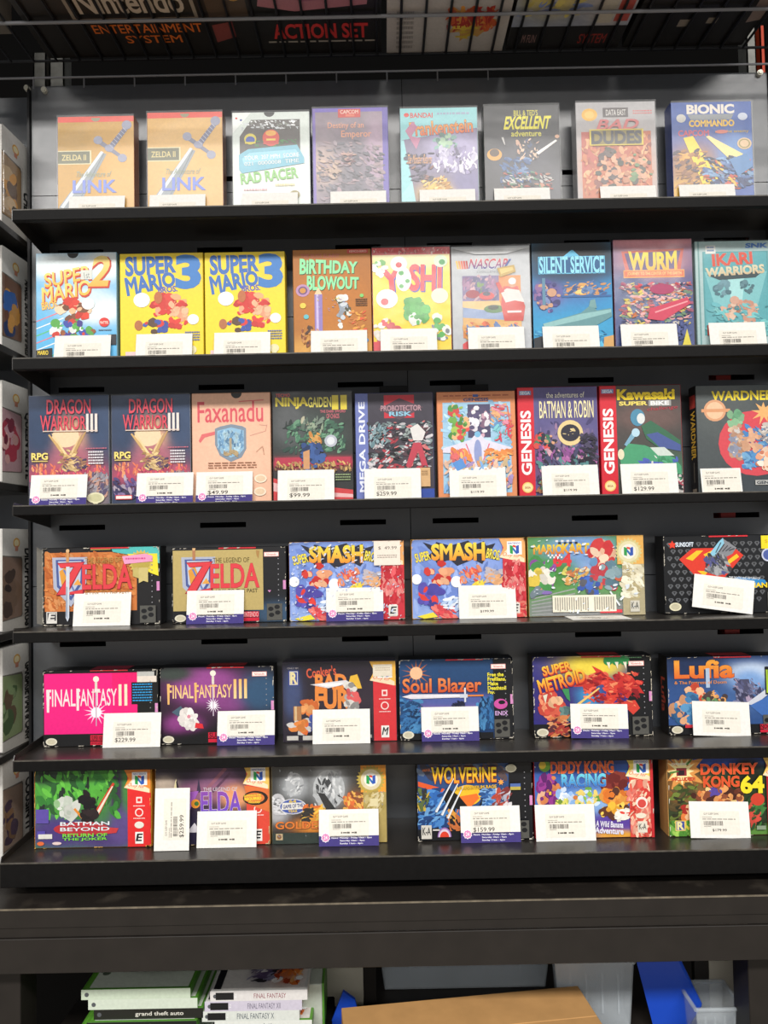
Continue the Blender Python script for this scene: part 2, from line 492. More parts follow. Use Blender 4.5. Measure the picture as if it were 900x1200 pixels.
# neighbouring bay on the left: shelves end beside the unit
TOYX = -0.583
toy_rows = [285, 420, 570, 735, 868, 990]
toyz = [at(20, y, 1.25).z for y in toy_rows]
for i, z in enumerate(toyz):
    m = MB(); m.box(-1.0, TOYX + 0.006, 1.13, 1.283, z - 0.012, z, bev=0.001)
    m.box(-1.0, TOYX + 0.006, 1.128, 1.13, z - (0.03 if i < 4 else 0.012), z + 0.004)
    o = m.build('display_shelf', M['shelf'])
    tag(o, 'black shelf end at left frame edge under %s' % ('the topmost toy box', 'the second toy box from the top', 'the pink windowed toy box', 'the toy box with brown window', 'the toy box with green window', 'the lowest toy box')[i], 'shelf', 'shelf ends of the left bay')
m = MB(); m.box(-1.1, XL - 0.006, 1.285, 1.29, ZDECK, ZTOP + .01); o = m.build('side_panel', M['panel']); tag(o, 'dark back panel of the bay at the left edge', 'panel')

# base deck with its ribbed front
zt = at(450, 1058, 1.06).z; zb = at(450, 1133, 1.06).z; z1 = at(450, 1080, 1.06).z; z2 = at(450, 1092, 1.06).z
deck = thing('base_deck', 'black steel base deck with ribbed front below the lowest shelf', 'base deck', (0, 1.06, zt))
m = MB(); m.box(-0.9, 0.9, 0.002, 0.168, -0.003, 0.0); m.build('deck_top', M['beam_top'], deck)
m = MB(); m.box(-0.9, 0.9, 0.0, 0.002, -0.0012, 0.0005); m.build('top_edge', mat('rubbed_bright_edge', '6d6456', 0.5, 0, 0.3, vary=0.4, scale=50), deck)
m = MB(); m.box(-0.9, 0.9, 0.0, 0.004, z1 - zt + 0.0006, -0.0012); m.build('front_rail', M['beam'], deck)
m = MB(); m.box(-0.9, 0.9, 0.002, 0.004, z2 - zt + 0.0006, z1 - zt - 0.0004); m.build('recessed_rail', M['beam'], deck)
m = MB(); m.box(-0.9, 0.9, -0.001, 0.004, zb - zt, z2 - zt - 0.0004, bev=0.0006); m.build('front_panel', M['beam'], deck)
p = at(36, 1040, 1.15); m = MB(); m.box(p.x - .004, p.x + .004, 1.14, 1.15, zt + .0003, SHZ[5] - .036, bev=.0006)
tag(m.build('support_post', M['upright']), 'short black post under the left end of the lowest shelf', 'post')
for a_, b_, lab in ((-40, 24, 'broad black leg under the deck at lower left corner'), (878, 960, 'broad black leg under the deck at lower right corner')):
    xa, xb = at(a_, 1170, 1.09).x, at(b_, 1170, 1.09).x
    m = MB(); m.box(xa, xb, 1.09, 1.14, 0.0, zb - .0005, bev=.001); m.box(xa - .004, xb + .004, 1.086, 1.144, 0.0, .012)
    tag(m.build('rack_leg', M['beam']), lab, 'leg', 'deck legs')  # legs of the deck frame, built as separate objects

# below the deck: boards behind the stored things
ZLOW = at(450, 1222, 1.16).z
m = MB(); m.box(at(24, 1170, 1.09).x + .001, at(878, 1170, 1.09).x - .001, 1.02, 1.7, ZLOW - 0.02, ZLOW, bev=0.001); o = m.build('storage_shelf', M['beam']); tag(o, 'dark lower storage shelf holding game cases and plastic bins', 'shelf')
def board(a, b, Y, mname, label, nm='divider_board'):
    xa, xb = at(a, 1170, Y).x, at(b, 1170, Y).x
    m = MB(); m.box(xa, xb, Y, Y + 0.012, ZLOW, zb - 0.001 + .0); o = m.build(nm, M[mname]); tag(o, label, 'board' if nm == 'divider_board' else 'post')
board(379, 426, 1.25, 'white_wall', 'off-white board beside the right stack of game cases')
board(832, 879, 1.215, 'white_wall', 'off-white board at lower right beside the dark leg')
board(427, 441, 1.255, 'beam', 'narrow dark post left of the clear bin', 'divider_post')
board(815, 831.5, 1.212, 'beam', 'narrow dark post right of the blue lid', 'divider_post')

# ------------------------------------------------------------------ things stored under the deck
def spine_case(stack, i, x0, x1, y0, z, th, edge, spine, cover, words, label, rz=0.0):
    W = x1 - x0; D = 0.188 if True else .19
    t = thing('game_case', label, 'game case', ((x0 + x1) / 2, y0, z), (0, 0, rz), stack)
    m = MB(); m.box(-W / 2, W / 2, 0.0005, 0.135, 0.0004, th - 0.0004, lin(edge), bev=0.001); m.build('case_shell', M['print'], t)
    a = Art(W, th, lambda x, z_, off: (x, 0.0003 - off, z_))
    a.bg(spine, nx=1, ny=1)
    for w in words: a.T(*w[:6], **(w[6] if len(w) > 6 else {}))
    a.D(5, 50, 2.0, '55585c')
    a.art.build('spine_insert', M['print'], t)
    a.letters(t)
    b = Art(W - .008, 0.125, lambda x, z_, off: (x, 0.005 + z_, th - 0.0003 + off))
    cover(b)
    b.art.build('cover_sheet', M['print'], t)
    return t
TH = 0.0142
def green_cover(b):
    b.bg('c9d2c4', [(60, 50, 35, 22, '9aa296'), (20, 30, 18, 30, 'dfe6da')], 0.05)
    b.R(0, 0, 4, 100, '5c9a33'); b.L(45, 60, 95, 45, 3, '6d706c'); b.L(55, 40, 70, 62, 2, '50534f'); b.D(12, 70, 4, '5b6a58')
def pale_cover(b):
    b.bg('d8d4cf', [(75, 60, 16, 30, 'c06a3c'), (50, 55, 14, 30, '5d4b70')], 0.06)
    b.mess(35, 25, 70, 85, ['2c2a30', '584a6c', '8a86a0', 'e6e2e0'], 30, 9, 5); b.R(0, 0, 8, 100, '1d1d20'); b.mess(66, 30, 95, 90, ['d9752e', 'a33c20', 'e9a968'], 18, 7, 7)
    b.D(92, 80, 4, 'ececec')
xb0, xb1 = at(100, 1170, 1.13).x, at(228, 1170, 1.13).x
gl = ['c3d0bb', 'ccd6c6', '23231f', '1f201d', '2a2a28', 'd6dcd2']
gw = [[], [], [('grand theft auto', 38, 28, 82, 78, 'd9d6cc', {'b': .03})], [('grand theft auto', 30, 28, 74, 78, 'd9d6cc', {'b': .03})], [('TIMESHIFT', 18, 22, 62, 82, 'bdb9b0', {'b': .01})], []]
offs = [-.006, 0.004, 0.012, 0.004, -0.012, 0.02]
ztop = at(160, 1159, 1.13).z
nst = 6
base1 = ztop - nst * TH
names1 = ['white-spined green game case on top of the left stack', 'white-spined green game case second in the left stack', 
          'black-spined game case, upper of two alike in the left stack', 'black-spined game case, lower of two alike in the left stack', 'dark game case with pale spine lettering low in the left stack', 'pale-spined game case lowest in the left stack']
lift = ZLOW
m = MB(); m.box(xb0 - .03, at(385, 1170, 1.13).x + .0, 1.10, 1.33, ZLOW, base1 - .0005, bev=.002); o = m.build('carton', M['void']); tag(o, 'dark carton beneath the two stacks of game cases', 'carton')
for i in range(nst):
    spine_case('cases in the left stack', i, xb0 + offs[i], xb1 + offs[i], 1.13 - (0.006 if i in (3,) else 0), ztop - (i + 1) * TH, TH, '4f8a2c', gl[i], green_cover, gw[i], names1[i], 0.0)
xb0, xb1 = at(243, 1170, 1.13).x, at(357, 1170, 1.13).x
pl = ['d9d6d4', 'c9c3d2', 'd4d8d2', 'dde0da', 'd8d2cc']
pw = [[('PlayStation.2', 12, 30, 27, 74, 'e8e8e8', {'b': .02}), ('FINAL FANTASY', 45, 28, 78, 76, '8a3f4c')],
      [('PlayStation.2', 12, 30, 27, 74, 'e8e8e8', {'b': .02}), ('FINAL FANTASY XII', 44, 24, 78, 80, '6a6478')],
      [('PlayStation.2', 12, 30, 27, 74, 'e8e8e8', {'b': .02}), ('FINAL FANTASY X', 36, 22, 74, 80, '4b5560')], [('final fantasy', 50, 25, 68, 78, '6c6e74')], [('FINAL FANTASY', 45, 28, 78, 76, '4c3f4c')]]
names2 = ['white-spined game case with orange picture on top of the right stack', 'lilac-spined game case second in the right stack', 'pale green-spined game case in the middle of the right stack', 'plain white-spined game case fourth in the right stack', 'cream-spined game case lowest in the right stack']
offs = [0.004, -0.004, -0.008, 0.01, 0.0]
ztop = at(300, 1161, 1.13).z
base2 = ztop - 5 * TH
for i in range(5):
    t = spine_case('cases in the right stack', i, xb0 + offs[i], xb1 + offs[i], 1.13, ztop - (i + 1) * TH, TH, 'c8c8c4' if i != 3 else '5b9433', pl[i], pale_cover, pw[i], names2[i])
    if i < 3:
        m = MB(); W = xb1 - xb0
        m.face([(-W / 2 + .008, -0.00001, .002), (-W / 2 + .034, -0.00001, .002), (-W / 2 + .034, -0.00001, TH - .002), (-W / 2 + .008, -0.00001, TH - .002)], lin('1a1a1c')); m.build('logo_block', M['print'], t)
if base2 > base1: 
    m = MB(); m.box(xb0, xb1, 1.125, 1.3, base1, base2 - .0004); tag(m.build('carton', M['void']), 'flat dark carton under the right stack of game cases', 'carton')
# a green case standing behind, right of the right stack
t = thing('game_case', 'green-edged game case lying open-faced right of the right stack', 'game case', (at(368, 1170, 1.2).x, 1.16, base1 + 0.07), (0, 0, 0.03))
m = MB(); m.box(-.02, .016, 0, .13, -.07, 0.0, lin('b9c0b4'), bev=.001); m.build('case_shell', M['print'], t)
m = MB(); m.box(.0162, .019, 0, .13, -.07, 0.001, lin('4f8a2c')); m.build('green_edge', M['print'], t)

# clear bins, blue lid and cardboard box
def tub(name, label, pts_px, Y, depth, h, matn, rx=0.0, ry=0.0, blue=None):
    pass
def clear_bin(cx, cy, cz, w, d, h, rot, label, lid=None):
    t = thing('storage_bin', label, 'bin', (cx, cy, cz), rot, 'clear plastic bins')
    k = 0.88; th = .0016
    m = MB()
    def ring(z, s, off): return [(-w / 2 * s + off, -d / 2 * s + off, z), (w / 2 * s - off, -d / 2 * s + off, z), (w / 2 * s - off, d / 2 * s - off, z), (-w / 2 * s + off, d / 2 * s - off, z)]
    o0, o1, i1, i0 = ring(0, k, 0), ring(h, 1, 0), ring(h, 1, th), ring(th, k, th)
    for q in range(4):
        n_ = (q + 1) % 4
        m.face([o0[q], o0[n_], o1[n_], o1[q]]); m.face([i0[n_], i0[q], i1[q], i1[n_]]); m.face([o1[q], o1[n_], i1[n_], i1[q]])
    m.face(o0[::-1]); m.face(i0); m.build('bin_body', M['clear'], t)
    m = MB(); r = .006
    for a, b in (((-w / 2, -d / 2), (w / 2, -d / 2)), ((w / 2, -d / 2), (w / 2, d / 2)), ((w / 2, d / 2), (-w / 2, d / 2)), ((-w / 2, d / 2), (-w / 2, -d / 2))):
        m.tube((*a, h), (*b, h), .003, 6)
    m.build('bin_rim', M['clear'], t)
    m = MB()
    for q in (-.3, -.1, .1, .3): m.box(w * q - .0015, w * q + .0015, -d / 2 * .96, -d / 2 * .94, h * .2, h * .8)
    m.build('bin_ribs', M['clear'], t)
    if lid:
        m = MB(); m.box(-w / 2 - .006, w / 2 + .006, -d / 2 - .006, d / 2 + .006, h + .001, h + .022, bev=.006); m.build('bin_lid', M[lid], t)
    return t
p = at(545, 1180, 1.3); clear_bin(p.x, 1.27 + .11, ZLOW + .001, .30, .2, .135, (0, 0, 0), 'wide clear plastic bin behind the cardboard box')
p = at(697, 1190, 1.2); clear_bin(p.x, 1.215, ZLOW + .001, .118, .06, .098, (0, 0, math.radians(-6)), 'clear plastic bin beside the blue lid')
p = at(832, 1190, 1.17); clear_bin(p.x, 1.168, ZLOW, .07, .07, .055, (0, 0, 0), 'small clear plastic bin left of the off-white board')
# blue lid standing on edge
t = thing('bin_lid', 'bright blue plastic lid standing on edge beside the clear bin', 'lid', (0, 1.18, 0))
q = [at(768, 1212, 1.18), at(744, 1120, 1.18), at(794, 1122, 1.18), at(821, 1178, 1.18), at(800, 1212, 1.18)]
m = MB(); fr = [(p.x, 0, p.z) for p in q]; bk = [(p.x + .004, .012, p.z) for p in q]
m.face(fr[::-1]); m.face(bk)
for i in range(5): m.face([fr[i], fr[(i + 1) % 5], bk[(i + 1) % 5], bk[i]])
m.build('lid_plate', M['blue'], t)
m = MB()
for i in (1, 2, 3): m.tube((fr[i][0], .003, fr[i][2]), (fr[(i + 1) % 5][0], .003, fr[(i + 1) % 5][2]), .0035, 8)
m.build('lid_rim', M['blue'], t)
q = [at(385, 1206, 1.19), at(402, 1162, 1.19), at(416, 1172, 1.19), at(424, 1206, 1.19)]
m = MB(); fr = [(p.x, 1.19, p.z) for p in q]; bk = [(p.x, 1.196, p.z) for p in q]; m.face(fr[::-1]); m.face(bk)
for i in range(4): m.face([fr[i], fr[(i + 1) % 4], bk[(i + 1) % 4], bk[i]])
tag(m.build('lid_corner', M['blue']), 'small dark blue lid corner poking up left of the cardboard box', 'lid')
# cardboard box, closed, turned a little
q0 = at(400, 1181, 1.145); zc = q0.z
def onz(x, y, z):
    d = fwd * FPX + right * (x - 450) + up * (600 - y); t = (z - CAMZ) / d.z
    return Vector((d.x * t, d.y * t, z))
q1 = onz(677, 1155, zc); ex = (q1 - q0); w = ex.length; ang = math.atan2(ex.y, ex.x)
t = thing('cardboard_box', 'tan cardboard box turned slightly, at bottom centre', 'box', (q0.x, q0.y, ZLOW), (0, 0, ang))
hc = zc - ZLOW; dp = 0.15
m = MB(); m.box(0, w, -dp, 0, 0, hc - .0032, bev=.001); m.build('carton', M['card_brown'], t)
for ya, yb in ((-dp / 2 + .0006, 0.0), (-dp, -dp / 2 - .0006)):
    m = MB(); m.box(0, w, ya, yb, hc - .003, hc, bev=.0008); m.build('top_flap', M['card_brown'], t)

# ------------------------------------------------------------------ storage rack above: posts and wire deck
def post(a, b, y0, y1, Y, mn, label):
    xa, xb = at(a, (y0 + y1) / 2, Y).x, at(b, (y0 + y1) / 2, Y).x
    m = MB(); zz0, zz1 = at(a, y1 + 60, Y).z, at(a, y0, Y).z
    m.box(xa, xb, Y, Y + .002, zz0, zz1); m.box(xa, xa + .002, Y, Y + .03, zz0, zz1); m.box(xb - .002, xb, Y, Y + .03, zz0, zz1)
    tag(m.build('rack_post', M[mn]), label, 'post')
post(39, 54, 62, 100, 1.245, 'zinc', 'grey zinc rack post at upper left, nearer the corner')
post(58, 75, 58, 100, 1.245, 'zinc', 'grey zinc rack post at upper left beside its twin')
post(875, 886, 30, 82, 1.245, 'zinc', 'speckled grey rack post at upper right')
post(891, 897, 30, 80, 1.25, 'orange', 'orange rack post at the upper right corner')
m = MB(); a, b = at(897.5, 300, 1.243), at(915, 300, 1.243); m.box(a.x - .012, b.x + .03, 1.275, 1.285, at(890, 420, 1.24).z, at(890, 80, 1.24).z)
tag(m.build('rack_post', M['rust']), 'brown rack upright along the right edge behind the panel', 'post')
WZ = at(550, 60, 1.2).z
wd = thing('wire_deck', 'dark wire deck of the overhead rack above the shelves', 'wire deck', (0, 0, WZ))
n = 48
for i in range(n):
    x = -0.80 + i * 0.0365
    m = MB(); m.tube((x, 0.86, -0.003), (x, 1.2, -0.003), 0.0021, 6)
    if i == 0: proto = m.build('deck_wire', M['wire'], wd); x_first = x
    else:
        o = proto.copy(); C.objects.link(o); o.parent = wd; o.location = (x - x_first, 0, 0)
for (Y, z, r, mn) in ((1.105, -0.006, 0.0026, 'wire_light'), (1.2, -0.003, 0.002, 'wire'), (1.222, -0.0165, 0.0017, 'wire_light'), (.9, -.006, .0026, 'wire')):
    m = MB(); m.tube((-0.85, Y, z), (0.9, Y, z), r, 8); m.build('cross_rod', M[mn], wd)
for i in range(12):
    x = -0.72 + i * 0.082 * 1.5 * .667 * 2 * .5
    m = MB(); m.tube((x, 1.222, -0.016), (x, 1.222, -0.034), 0.0012, 5); m.build('hook_wire', M['wire_light'], wd)

def console_box(x0, x1, y0, y1, h, side, label, art, name='console_box'):
    W, D = x1 - x0, y1 - y0
    t = thing(name, label, 'box', ((x0 + x1) / 2, y0, WZ))
    m = MB(); m.box(-W / 2, W / 2, 0, D, 0.0005, h, lin(side), bev=.0015); m.build('carton', M['print'], t)
    a = Art(W, D, lambda x, z, off: (x, D - z, 0.0005 - off))
    art(a); a.build(t)
def nes(a):
    a.bg('17130f', [(12, 10, 22, 20, '2c2622')], 0.1)
    a.R(14, 0, 49, 46, '8f8375'); a.R(15, 0, 48, 43, '1c1814'); 
    a.T('Nintendo', 17, 6, 46, 36, 'b7a999', b=.04)
    a.T('ENTERTAINMENT', 18, 52, 49, 64, 'c8631c', b=.02); a.T('SYSTEM', 26, 68, 42, 79, 'c8631c', b=.02)
    a.R(52, 0, 63, 45, '4b3a2c'); a.E(60, 5, 3, 18, 'b88a3a'); a.E(60, 5, 2, 12, '2a2018')
    a.P([(68, 0), (97, 0), (96, 30), (76, 38), (66, 30)], 'a86a72'); a.P([(72, 5), (90, 0), (94, 20), (78, 25)], '8d4d63'); a.P([(52, 55), (58, 50), (58, 72), (52, 80)], '7d3a34')
    a.T('ACTION SET', 69, 56, 96, 76, 'c02f2b', b=.06); a.lines(67, 80, 98, 84, 1, '9c9286', 4)
def white_box(a):
    a.bg('b3aaa4', [(50, 50, 60, 60, 'b0a6a0')], 0.03)
    a.star(70, 58, 22, 15, 9, 'b98a4a', 3); a.mess(50, 38, 88, 66, ['a83028', 'c2552c', 'd08a3a'], 26, 7, 4); a.mess(58, 62, 72, 78, ['c9a83c'], 6, 5, 2)
    a.T('FAMILY', 56, 46, 84, 62, 'a83028', b=.03, rot=8); a.lines(8, 40, 22, 95, 8, '8d8580', 5)
def pale_blue(a):
    a.bg('8d93a3', [(30, 20, 25, 30, 'c2b06a'), (80, 30, 20, 40, 'b0a9a5')], 0.1); a.mess(5, 0, 60, 50, ['c6b565', '7a86b0', 'b9b6c0'], 16, 9, 8); a.R(72, 25, 84, 62, 'b5ac9c'); a.R(86, 22, 98, 60, 'a84a40')
    a.R(0, 66, 100, 100, '1a1716'); a.T('M FUN', 12, 78, 24, 90, '8d6a66'); a.T('SYSTEM', 62, 78, 86, 92, '8d2c22', b=.02)
def dark_box(a):
    a.bg('15120f', [(25, 20, 20, 20, '241f1b')], 0.1); a.lines(20, 46, 62, 52, 1, '6f655a', 3); a.R(36, 60, 45, 70, '80766a'); a.R(58, 58, 66, 66, '80766a'); a.P([(88, 0), (112, 0), (104, 62), (90, 66)], '7b6a62')
YA, YZ = 1.04, 1.198
console_box(at(58, 55, 1.2).x, at(447, 55, 1.2).x, YA, YZ, .14, '1a1613', 'black console carton with orange and red words, above at left', nes)
console_box(at(453, 55, 1.2).x, at(588, 55, 1.2).x, YA, YZ + .004, .2, 'a9a09a', 'white carton with red burst logo on the wire deck', white_box)
console_box(at(592, 45, 1.2).x, at(722, 45, 1.2).x, YA, YZ, .12, '3a3634', 'pale blue and black carton right of the white carton overhead', pale_blue)
console_box(at(728, 45, 1.2).x, at(868, 45, 1.2).x, YA, YZ, .16, '171412', 'dark carton with grey sticker at upper right overhead', dark_box)
console_box(at(-90, 55, 1.2).x, at(36, 55, 1.2).x, YA, YZ - .06, .16, '6d655c', 'brown-grey carton at the upper left corner overhead', lambda a: a.bg('5e574f', [(80, 20, 30, 30, '8c8276')], .1))
m = MB(); a = at(840, 600, 1.26); b = at(857, 600, 1.26); m.box(a.x, b.x, 1.245, 1.28, ZDECK, at(850, 425, 1.25).z)
tag(m.build('red_carton', mat('red_card', 'a8281f', 0.5)), 'red carton glimpsed through the back panel slots at right', 'carton')

# ------------------------------------------------------------------ boxed toys in the left bay
def toy(i, y_bottom, name, win, fig, label, dark=False):
    z = toyz[i] + 0.0005; H, D, W = (0.158 if i < 5 else 0.15), 0.09, 0.115
    yb = 1.262
    t = thing('toy_box', label, 'toy box', (TOYX, yb - D, z), (0, 0, math.radians(-3)), 'boxed toys in the left bay')
    m = MB(); m.box(-W, 0, 0, D, 0, H, lin('d2d0cb'), bev=.002); m.build('carton', M['print'], t)
    a = Art(D, H, lambda y, z_, off: (off, D / 2 + y, z_))
    a.bg('d6d4cf', [(50, 100, 60, 25, 'b9b5ae')], 0.02)
    a.P([(-2, 26), (62, 28), (65, 31), (65, 86), (62, 88), (-2, 90)], '6a645c'); a.P([(0, 27), (60, 30), (63, 33), (63, 84), (60, 87), (0, 89)], win)
    a.mess(0, 40, 44, 82, fig, 10, 26, 20 + i, True)
    a.E(45, 14, 11, 5, 'd8a648'); a.E(45, 14, 8, 3.4, 'f0e2b8'); a.R(40, 17, 50, 22, 'cc8a72')
    L = min(78, 6.2 * len(name))
    a.T(name, 83 - L * H / D / 2, 53, 83 + L * H / D / 2, 65, '1c1b1b', b=.08, rot=-90)
    if i in (3, 4, 5): a.D(83, 94, 6, '1c1b1b'); a.T('%d' % (0,) if False else 'o', 81, 92.5, 85, 95.5, 'd6d4cf')
    a.build(t)
    m = MB(); m.box(-0.002, 0.0026, 0.002, D * .66, H * .12, H * .73); 
    m.build('window_film', M['sleeve'], t)
D_ = 0
toy(0, 0, 'CHE', 'a88862', ['e0a04a', 'e8c79a', '6f533c'], 'toy box with tan figure in its window, topmost at left edge')
toy(1, 0, 'ANGEL, BUFFY & VAMPIRES', '7d5a48', ['2b66b8', 'e0a04a', '1d3a70', '7b4a34'], 'toy box with blue and yellow figure in its window at left edge')
toy(2, 0, 'QUEEN BERYL', 'c09aa0', ['b03a4e', 'd8a8a4', '7a2c40', 'caa0a8'], 'toy box with pink window at left edge, third from top')
toy(3, 0, 'DILOPHOSAURUS', '8a7060', ['4a382e', '7d6350', '3a2c26'], 'toy box with brown window at left edge, fourth from top')
toy(4, 0, 'GARBAGE MAN & CART', '8a9a6c', ['4f6a3c', '8aa070', '6a553c'], 'toy box with green window at left edge, fifth from top')
toy(5, 0, 'COUSIN ITT', '9a8474', ['8a6a4c', '4f3d4f', 'a08a6c'], 'toy box with brown hairy figure, lowest at left edge')

# ------------------------------------------------------------------ game boxes
def snes(a, seal=True, block=True, pill=True, logo=True, dots='8f8f94'):
    if pill: a.R(81, 7, 94, 13, 'e9a5a0'); a.R(81.6, 7.8, 93.4, 12.2, 'f3efe9'); a.T('Nintendo', 83, 8.6, 92, 11.4, 'd0392e', b=.02)
    for k in range(11): a.D(93.5, 16 + k * 7, .5, dots)
    a.R(97.5, 45, 100, 57, 'd18bbd')
    if logo:
        a.R(83, 76, 96.5, 98, '55544f')
        for x, y in ((87, 91), (92.5, 88), (86.5, 83), (92, 80.5)): a.E(x, y, 2.4, 2.9, '1b1b1d')
    if seal: a.E(7, 93.5, 5, 4.8, 'd9d3bf'); a.E(7, 93.5, 3.6, 3.3, 'c4bda4')
    if block:
        a.R(41, 85.5, 60, 93, 'c81f38'); a.R(41, 94, 60, 98.5, 'c81f38')
        a.T('SUPER NINTENDO', 42, 86.5, 59, 92.5, '1a1416', b=.02); a.T('ENTERTAINMENT SYSTEM', 42, 95, 59, 97.5, '1a1416')
    a.R(41, 0, 74, 1.6, 'd0303a')
def n64(a, top='f0a04a', red='d8262c', gold=False, esrb='E', x0=80, icons=True):
    a.R(x0, 0, 100, 100, red)
    a.P([(x0 - 3, 0), (100, 0), (100, 31), (93, 27), (x0 - 3, 24), (x0 + 1, 12)], top)
    a.P([(x0 - 3, 24), (x0 + 4, 14), (99, 26), (99, 31)], 'f6dcb8'); a.T('Only for', x0, 19, x0 + 15, 25, 'd5402c', rot=-8, sh=.3)
    if not gold: a.R(x0 + 4, 4, 97, 21, 'f4f1ec'); nlogo(a, x0 + 10.5, 14.5, 4); a.T('NINTENDO', x0 + 5, 5.4, x0 + 16, 7.6, '3050b0', b=.02)
    if icons:
        a.R(x0 + 7.5, 36, x0 + 12.5, 44, 'f4d8d2'); a.R(x0 + 8.6, 38, x0 + 11.4, 42, red); a.lines(x0 + 5, 47, x0 + 15, 49, 1, 'f4d8d2', 2)
        a.D(x0 + 10, 56, 3.6, 'f4d8d2'); a.D(x0 + 10, 56, 2.6, red); a.lines(x0 + 5, 63, x0 + 15, 65, 1, 'f4d8d2', 3)
    a.R(x0 + 6.5, 81, x0 + 13.5, 96, 'efece6'); a.T(esrb, x0 + 7.8, 83.5, x0 + 12.2, 92.5, '1c1c1c', b=.06, sh=.2)
def nlogo(a, u, v, r):
    k = r * a.W / a.H
    a.P([(u - r, v - k), (u - r * .35, v - k * .8), (u - r * .35, v + k), (u - r, v + k * .8)], '2f9a4a')
    a.P([(u + r, v - k), (u + r * .35, v - k * .8), (u + r * .35, v + k), (u + r, v + k * .8)], '2f55b0')
    a.P([(u - r * .35, v - k * .6), (u + r * .35, v + k * .3), (u + r * .35, v + k), (u - r * .35, v + k * .1)], '2f6ab4')
    a.P([(u - r * .35, v - k), (u + r * .3, v - k * .9), (u + r * .35, v - k * .4), (u - r * .35, v - k * .6)], 'd8402c')
def notch(a, u=46): a.E(u, 0, 7, 5, '2a2a2a', 14, 0, 180)
def gold_seal(a, u, v, r=5, c='b8a860'): a.D(u, v, r, c); a.D(u, v, r * .8, '8f8246'); a.D(u, v, r * .62, c)

def sword_diag(a):
    # silver sword from lower left to upper right
    a.L(6, 100, 60, 40, 11, '8f969c', 9); a.L(5, 99, 58.5, 38.5, 4.5, 'd2d8dc', 4); a.L(8, 101, 60.5, 41, 1.2, '6f787e')
    a.L(50, 25, 86, 46, 7, '787a90', 5); a.E(53, 26, 6, 4.5, '9496ac'); a.E(85, 46, 6, 4.5, '9496ac')
    a.L(66, 38, 92, 11, 8, '6c6e88', 6.5); a.E(91, 10, 6.5, 5, '8f91a8'); a.D(68, 35, 6, '8f91aa')
    for k in range(7): a.L(68 + k * 3, 31 - k * 3, 73 + k * 3, 35 - k * 3, 1, 'b4b6ca')
    a.mess(50, 22, 92, 46, ['8f91a8', 'a8aabd'], 1, 1, 5)
def b_zelda2(a, lite=False):
    a.bg('c4922a' if not lite else 'd2a04a', [(90, 60, 30, 40, 'd8a650'), (15, 20, 25, 30, 'b88a20')] if not lite else [(60, 50, 60, 60, 'dcae62')], .02)
    a.R(0, 0, 100, 6, 'e0402a'); a.E(50, 1.5, 6, 4, '8f8a6a', 12, 0, 180)
    a.R(0, 37, 44, 52, 'd9cf9f'); a.R(0, 38, 42, 51, '5b5c3c'); a.T('ZELDA II', 5, 41.5, 37, 47.5, 'd8c47c', b=.02)
    sword_diag(a)
    a.T('The Adventure of', 24, 60, 70, 66, '9aa58c', sh=.25)
    a.T('LINK', 20, 70, 76, 83, '6a7ed0', b=.05)
def b_radracer(a):
    a.bg('d5ded8', [(50, 75, 60, 30, 'e6eae2')], .02); notch(a, 48)
    a.P([(0, 0), (24, 0), (0, 22)], 'eef2ee'); a.D(5, 6, 1.6, 'd0443c'); a.D(11, 8, 1.6, '3a50a0')
    a.P([(9, 26), (24, 8), (88, 8), (88, 46), (9, 46)], '4a4440')
    a.mess(12, 9, 86, 18, ['eef0f2', 'cfd4d8', '7b8076'], 34, 3.2, 3); a.mess(30, 30, 84, 38, ['3f8a3c', '2c6a34'], 14, 4, 9)
    a.E(23, 29, 8, 6, 'd6c43a'); a.E(23, 30, 6, 4, '3450a8'); a.R(16, 32, 30, 34, 'd6c43a')
    a.E(50, 28, 11, 9, 'd8402c'); a.E(50, 23, 7, 3, 'e9a83a'); a.R(40, 32, 60, 35, 'c8382a'); a.R(44, 29, 56, 31, 'f0d05a')
    a.P([(8, 46), (20, 40), (84, 36), (93, 50), (93, 56), (12, 66), (8, 62)], '6fb3c8'); a.P([(12, 50), (22, 44), (82, 41), (88, 48), (14, 56)], '8fcbe0')
    a.T('TOUR  207 MPH  SCORE', 15, 46, 86, 50.5, 'e8f0f2', b=.02, rot=3, o='35505c'); a.T('021  0000008  TIME', 15, 52.5, 86, 56.5, 'd8e4e8', b=.02, rot=3, o='35505c')
    a.T('RAD RACER', 10, 63.5, 84, 74.5, '7dbb62', b=.06, rot=6)
    a.lines(14, 83, 44, 86, 1, 'd8a0a8', 3); a.lines(55, 78, 80, 82, 1, 'd8cc9a', 3); gold_seal(a, 80, 90, 7, '94895c')
def b_destiny(a):
    a.bg('8a7a86', [(50, 70, 40, 40, '64606c'), (15, 62, 20, 20, 'b39a92'), (85, 50, 15, 40, 'a98ea4')], .1)
    a.R(0, 0, 100, 4, '6a56b4'); a.R(0, 0, 3.5, 100, '7660b0'); a.R(93, 0, 100, 100, '5f4ea8')
    a.R(34, 1, 64, 10, 'c8372c'); a.T('CAPCOM', 37, 2.2, 61, 6, 'f0d0c0', b=.03); a.R(44, 6.5, 56, 9, 'd86a50')
    a.T('Destiny of an', 20, 15, 68, 23, 'e09a7a', b=.02); a.T('Emperor', 38, 24, 78, 33, 'e09a7a', b=.03)
    a.mess(8, 36, 92, 96, ['5a5864', '75707c', '94848e', 'a08890', '4c4854'], 90, 7, 6); a.mess(6, 55, 35, 75, ['c0a592', 'a98c84'], 14, 6, 3); a.mess(40, 48, 55, 60, ['b08a80', '6a3f48'], 8, 4, 2)
